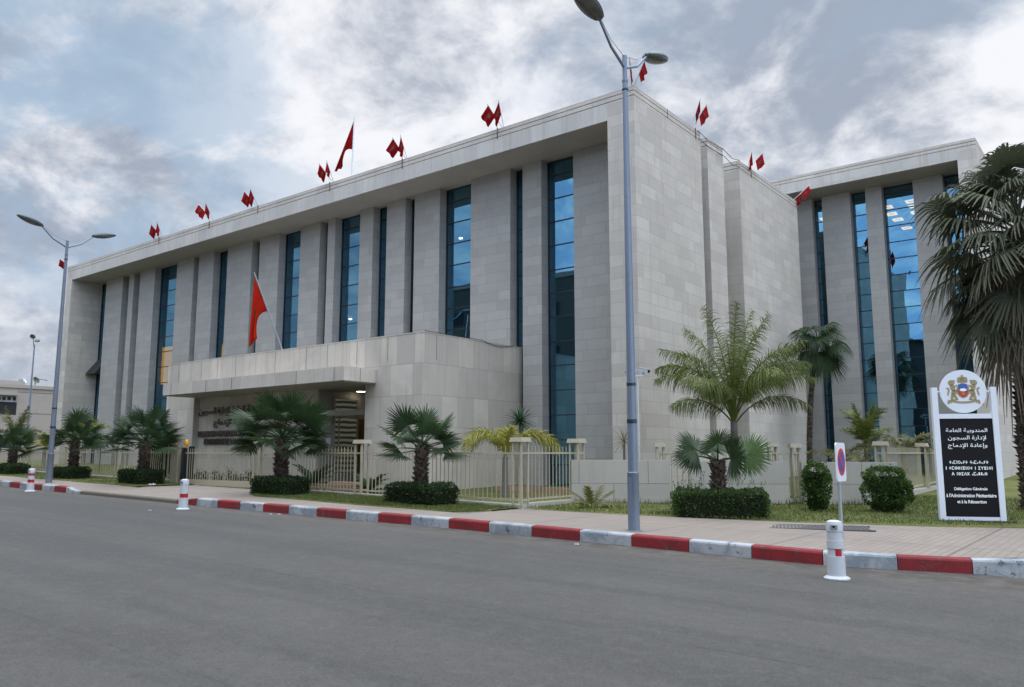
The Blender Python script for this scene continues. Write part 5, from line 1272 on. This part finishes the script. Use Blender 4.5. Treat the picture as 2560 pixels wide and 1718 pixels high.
def bush(label, x, y, rx, ry, h, seed, m_=None, z=None, name='round_bush', group=None, ls=.05, n=5200, stem=.12):
    rr = random.Random(seed); z0 = z if z is not None else hz_(x, y) + .02; t = thing(name, label, 'bush', (x, y, z0), group=group)
    mb = MB()
    for k in range(9): a = k * 2.4; mb.tube([(.05 * cos(a), .05 * sin(a), -.05), (rx * .3 * cos(a), ry * .3 * sin(a), h * .35), (rx * .6 * cos(a), ry * .6 * sin(a), h * .8)], [.014, .01, .004], 5)
    mb.build('branches', M['barkgrey'], t)
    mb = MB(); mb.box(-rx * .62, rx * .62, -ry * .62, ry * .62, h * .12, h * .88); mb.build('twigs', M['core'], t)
    mb = MB()
    for _ in range(n):
        a = rr.uniform(0, 2 * pi); zz = rr.random(); prof = (min(1, .55 + zz * 1.6) if zz < .3 else 1.0) * (1 - max(0, zz - .82) ** 1.0 * 2.2)
        rad = (1 - rr.random() ** 2 * .35); nz_ = 1 + .34 * noise.noise(Vector((cos(a) * 1.6, sin(a) * 1.6, zz * 3.4 + seed * 7)))
        sq = 1 / max(abs(cos(a)), abs(sin(a))) ; sq = 1 + (sq - 1) * .8
        P = Vector((rx * cos(a) * rad * prof * nz_ * sq, ry * sin(a) * rad * prof * nz_ * sq, stem * .3 + h * zz * (1 + .06 * nz_)))
        if zz > .9: f_ = rr.random() ** .5; P.x *= f_; P.y *= f_
        if noise.noise(P * 4.5 + Vector((seed, 5, 0))) < -.18: continue
        leafy(mb, P, Vector((cos(a), sin(a), .5)).normalized(), ls, rr)
    for _ in range(26):
        a = rr.uniform(0, 2 * pi); r_ = rr.random() ** .5; P = Vector((rx * r_ * cos(a), ry * r_ * sin(a), h * .95)); d = Vector((rr.uniform(-.4, .4), rr.uniform(-.4, .4), 1)).normalized(); L_ = rr.uniform(.08, .28)
        for j in range(int(L_ / .02)): leafy(mb, P + d * .02 * j, Vector((rr.gauss(0, 1), rr.gauss(0, 1), .6)).normalized(), ls * .7, rr)
    mb.build('foliage', m_ or M['bush'], t); return t
GB = 'rounded bushes on the lawn'
bush('narrow upright green bush left of the no-parking sign', -6.2, 19.35, .27, .27, 1.02, 1, M['bush'], group=GB)
bush('wide square-cut green bush between the no-parking sign and the name board', -4.85, 20.2, .46, .42, .92, 2, M['bush'], group=GB, n=8000)
c = ony(398, 1165, 17.0); bush('dark leafy shrub inside the railing beside the porch', c.x, 17.0, .62, .5, 1.7, 3, M['hedge'], name='shrub', ls=.09, n=3800)
# young tree with thin trunk, left of the third verge palm
c = ony(253, 1105, 17.4); z0 = hz_(c.x, 17.4); t = thing('young_tree', 'young tree with a thin trunk and small green crown behind the left railing', 'tree', (c.x, 17.4, z0))
mb = MB(); hh_ = c.z - z0; mb.tube([(0, 0, -.05), (.02, 0, hh_ * .6), (0, 0, hh_)], [.035, .028, .02], 7)
for k in range(6): a = k * 1.05; mb.tube([(0, 0, hh_ * .85), (.25 * cos(a), .25 * sin(a), hh_ + .05), (.55 * cos(a), .55 * sin(a), hh_ + .1)], [.014, .009, .004], 5)
mb.build('trunk', M['barkgrey'], t)
mb = MB(); rr = random.Random(6)
for _ in range(2200):
    a = rr.uniform(0, 2 * pi); r_ = rr.random() ** .6 * .68; P = Vector((r_ * cos(a), r_ * sin(a), hh_ + .22 - .42 * (r_ / .68) ** 2 + rr.uniform(-.14, .14)))
    if noise.noise(P * 4) < -.2: continue
    leafy(mb, P, Vector((cos(a), sin(a), rr.uniform(-.4, .8))).normalized(), .08, rr)
mb.build('crown', M['hedge'], t)
# small bedding plants below the lettering wall
rr = random.Random(12)
for i, px in enumerate((483, 497, 512, 536, 551, 573, 588, 604, 622, 640)):
    c = ony(px, 1200, 17.15); z0 = hz_(c.x, 17.15); h = (.32, .42, .36, .5, .3, .55, .4, .3, .5, .36)[i]
    where = ('nearest the amber gate lamp', 'second from the gate lamp', 'third from the gate lamp', 'fourth from the gate lamp', 'fifth from the gate lamp', 'sixth, tall, under the lettering', 'seventh from the gate lamp', 'eighth from the gate lamp', 'ninth, tall, near the gate post', 'last, beside the right gate post')[i]
    t = thing('bedding_plant', 'small dark flowering plant at the wall foot, ' + where, 'plant', (c.x, 17.15, z0), group='bedding plants below the wall lettering')
    mb = MB()
    for k in range(9): a = rr.uniform(0, 2 * pi); mb.tube([(0, 0, -.02), (.06 * cos(a), .06 * sin(a), h * .6), (.12 * cos(a) * rr.random(), .12 * sin(a), h * rr.uniform(.75, 1.1))], [.006, .005, .003], 4)
    for _ in range(170): P = Vector((rr.gauss(0, .07), rr.gauss(0, .07), rr.random() * h * .8)); leafy(mb, P, Vector((rr.gauss(0, 1), rr.gauss(0, 1), .4)).normalized(), .06, rr)
    mb.build('stems', M['hedge'], t)
    mb = MB()
    for _ in range(16): P = Vector((rr.gauss(0, .08), rr.gauss(0, .08), h * rr.uniform(.8, 1.1))); leafy(mb, P, Vector((0, 0, 1)), .05, rr)
    mb.build('flower_heads', M['core'] if i % 3 else M['flower'], t)
# weeds along the low walls: part of the grass
mb = MB()
for i in range(900):
    s_ = rr.uniform(0, 8.4); p_ = WA + WD * s_ - WN * rr.uniform(.02, .16); z = hz_(p_.x, p_.y); h = rr.uniform(.05, .2) * (.5 + max(0, noise.noise(Vector((s_ * 2, 0, 0))) + .5))
    a = rr.uniform(0, pi); mb.poly([(p_.x - .01 * cos(a), p_.y - .01 * sin(a), z), (p_.x + .01 * cos(a), p_.y + .01 * sin(a), z), (p_.x + rr.uniform(-.05, .05), p_.y + rr.uniform(-.05, .05), z + h)])
tag(mb.build('weeds', M['blade']), 'thin weeds along the foot of the low stone walls', 'weeds', kind='stuff')

# ------------------------------------------------------------------ low beige house at the left
hx = -75.0
t = thing('low_house', 'low beige flat-roofed house with small square openings at the far left', 'house', (hx, 20, g(-70)), world=True)
h1 = onx(60, 963, hx).z; yR = onx(137, 966, hx).y
mb = MB(); mb.box(hx - 16, hx, 2, yR, -1, h1 - .28); mb.build('wall', M['plaster'], t)
mb = MB(); mb.box(hx - 16.1, hx + .12, 1.9, yR + .02, h1 - .279, h1); mb.build('parapet', M['plaster'], t)
mb = MB(); mb.box(hx - 16, hx - .5, 24, yR - 2.2, h1, h1 + .35); mb.build('roof', M['plaster'], t)
def hrect(px0, px1, py0, py1, dep, m_, nm, par=t, out=0.0):
    a = onx(px0, (py0 + py1) / 2, hx); b = onx(px1, (py0 + py1) / 2, hx); zt_ = onx((px0 + px1) / 2, py0, hx).z; zb_ = onx((px0 + px1) / 2, py1, hx).z
    mb = MB(); mb.box(hx + out, hx + out + dep, min(a.y, b.y), max(a.y, b.y), zb_, zt_); return mb.build(nm, m_, par)
hrect(-30, 42, 984, 988, .5, M['soffit'], 'eave'); hrect(-60, 41, 1004, 1036, .012, M['dark'], 'recessed_balcony'); hrect(-60, 62, 1087, 1120, .012, M['dark'], 'opening')
band = hrect(-60, 41, 991, 1004, .1, M['kwhite'], 'pierced_band'); band2 = hrect(-60, 36, 1071, 1086, .1, M['kwhite'], 'pierced_band')
for px in (-8, 4.5, 17.5, 30.5): hrect(px, px + 8.5, 993, 1001, .012, M['dark'], 'square_opening', band, .1)
for px in (-10, -1, 11.5, 23.5): hrect(px, px + 8, 1074, 1082, .012, M['dark'], 'square_opening', band2, .1)
c = onx(100, 975, hx); mb = MB()
for py in (980, 1033): a = onx(45, py, hx); b = onx(137, py + 2, hx); mb.box(hx + .001, hx + .015, a.y, b.y, a.z - .02, a.z + .02)
mb.build('joint_line', M['groove'], t)
def dish(px, py, r, lab, az, m_):
    q = onx(px, py, hx - 1.5); q.z = h1 + .0; t2 = thing('satellite_dish', lab, 'satellite dish', q, group='satellite dishes on the house roof')
    Mx = Matrix.Translation((0, 0, r + .25)) @ Matrix.Rotation(az, 4, 'Z') @ Matrix.Rotation(radians(65), 4, 'Y')
    mb = MB(); P_ = []
    for i in range(6): rr_ = r * i / 5; P_.append([tuple(Mx @ Vector((rr_ * cos(2 * pi * k / 16), rr_ * sin(2 * pi * k / 16), .35 * rr_ * rr_ / r))) for k in range(17)])
    mb.grid(P_); mb.build('reflector', m_, t2, smooth=True); mb = MB(); mb.tube([(0, 0, -.1), (0, 0, r + .25)], .04, 6); mb.build('mount', M['metal'], t2)
dish(50, 960, .22, 'leftmost thin edge-on satellite dish', radians(120), M['metal']); dish(58, 960, .26, 'grey satellite dish beside the edge-on one', radians(40), M['wsign']); dish(88, 960, .32, 'dark reddish satellite dish under the aerial', radians(20), M['barkgrey'])
q = onx(88, 950, hx - 1.5); t2 = thing('roof_aerial', 'thin television aerial on the roof of the low house', 'aerial', (q.x, q.y, h1 + .3))
mb = MB(); zt_ = onx(88, 939, hx).z - h1 - .3; mb.tube([(0, 0, -.1), (0, 0, zt_)], .03, 6); mb.tube([(0, 0, zt_ - .1), (0, 1.0, zt_ - .25)], .022, 5)
for k in range(6): mb.box(-.16, .16, .2 + k * .14, .22 + k * .14, zt_ - .2, zt_ - .18)
mb.build('rods', M['mull'], t2)

# ------------------------------------------------------------------ buildings across the street (mirrored in the glass)
def block(x0, x1, y0, y1, h, lab, wm, floors, cols, roof='flat'):
    t = thing('apartment_building', lab, 'building', ((x0 + x1) / 2, (y0 + y1) / 2, g((x0 + x1) / 2)), world=True)
    mb = MB(); mb.box(x0, x1, y0, y1, -1, h); mb.build('wall', wm, t)
    fh = (h - 1) / floors; cw = (x1 - x0) / cols; first = None
    for f in range(floors):
        for c_ in range(cols):
            x = x0 + cw * (c_ + .5); z = 1.6 + fh * f
            if first is None:
                mb = MB(); mb.box(-.7, .7, 0, .06, 0, 1.4); first = mb.mesh('window', M['slab']); mb = MB(); mb.box(-.62, .62, .061, .07, .08, 1.32); fp = mb.mesh('pane', M['mull'])
            w_ = link('window', first, t); w_.matrix_parent_inverse = parent_inv(t); w_.location = (x, y1 + .001, z); link('pane', fp, w_)
    if roof == 'tile':
        mb = MB(); mb.prism([(x0 - .4, h + .01), (x1 + .4, h + .01), ((x0 + x1) / 2, h + 3.2)], y0 - .3, y1 + .3); mb.build('roof', M['plinth'], t, fix=True)
    else:
        mb = MB(); mb.box(x0 - .1, x1 + .1, y0 - .1, y1 + .1, h, h + .5); mb.build('roof', M['plaster'], t)
    return t
wallb = paint('grey_render', (.075, .075, .075), .8, .1, scale=1); wallc = paint('cream_render', (.12, .105, .085), .8, .1, scale=1)
block(-16, 4, -24, -12, 16.5, 'grey apartment building directly across the street', wallb, 4, 7)
block(-33, -19, -25, -12.5, 14.0, 'cream apartment building with a red tiled roof across the street', wallc, 3, 5, 'tile')
block(-62, -35, -26, -12, 17.5, 'long cream apartment building at the left across the street', wallc, 4, 7)
block(8, 30, -24, -12, 11.0, 'lower grey apartment building across the street at the right', wallb, 3, 7)

for o in bpy.data.objects:
    if '_world' in o: del o['_world']
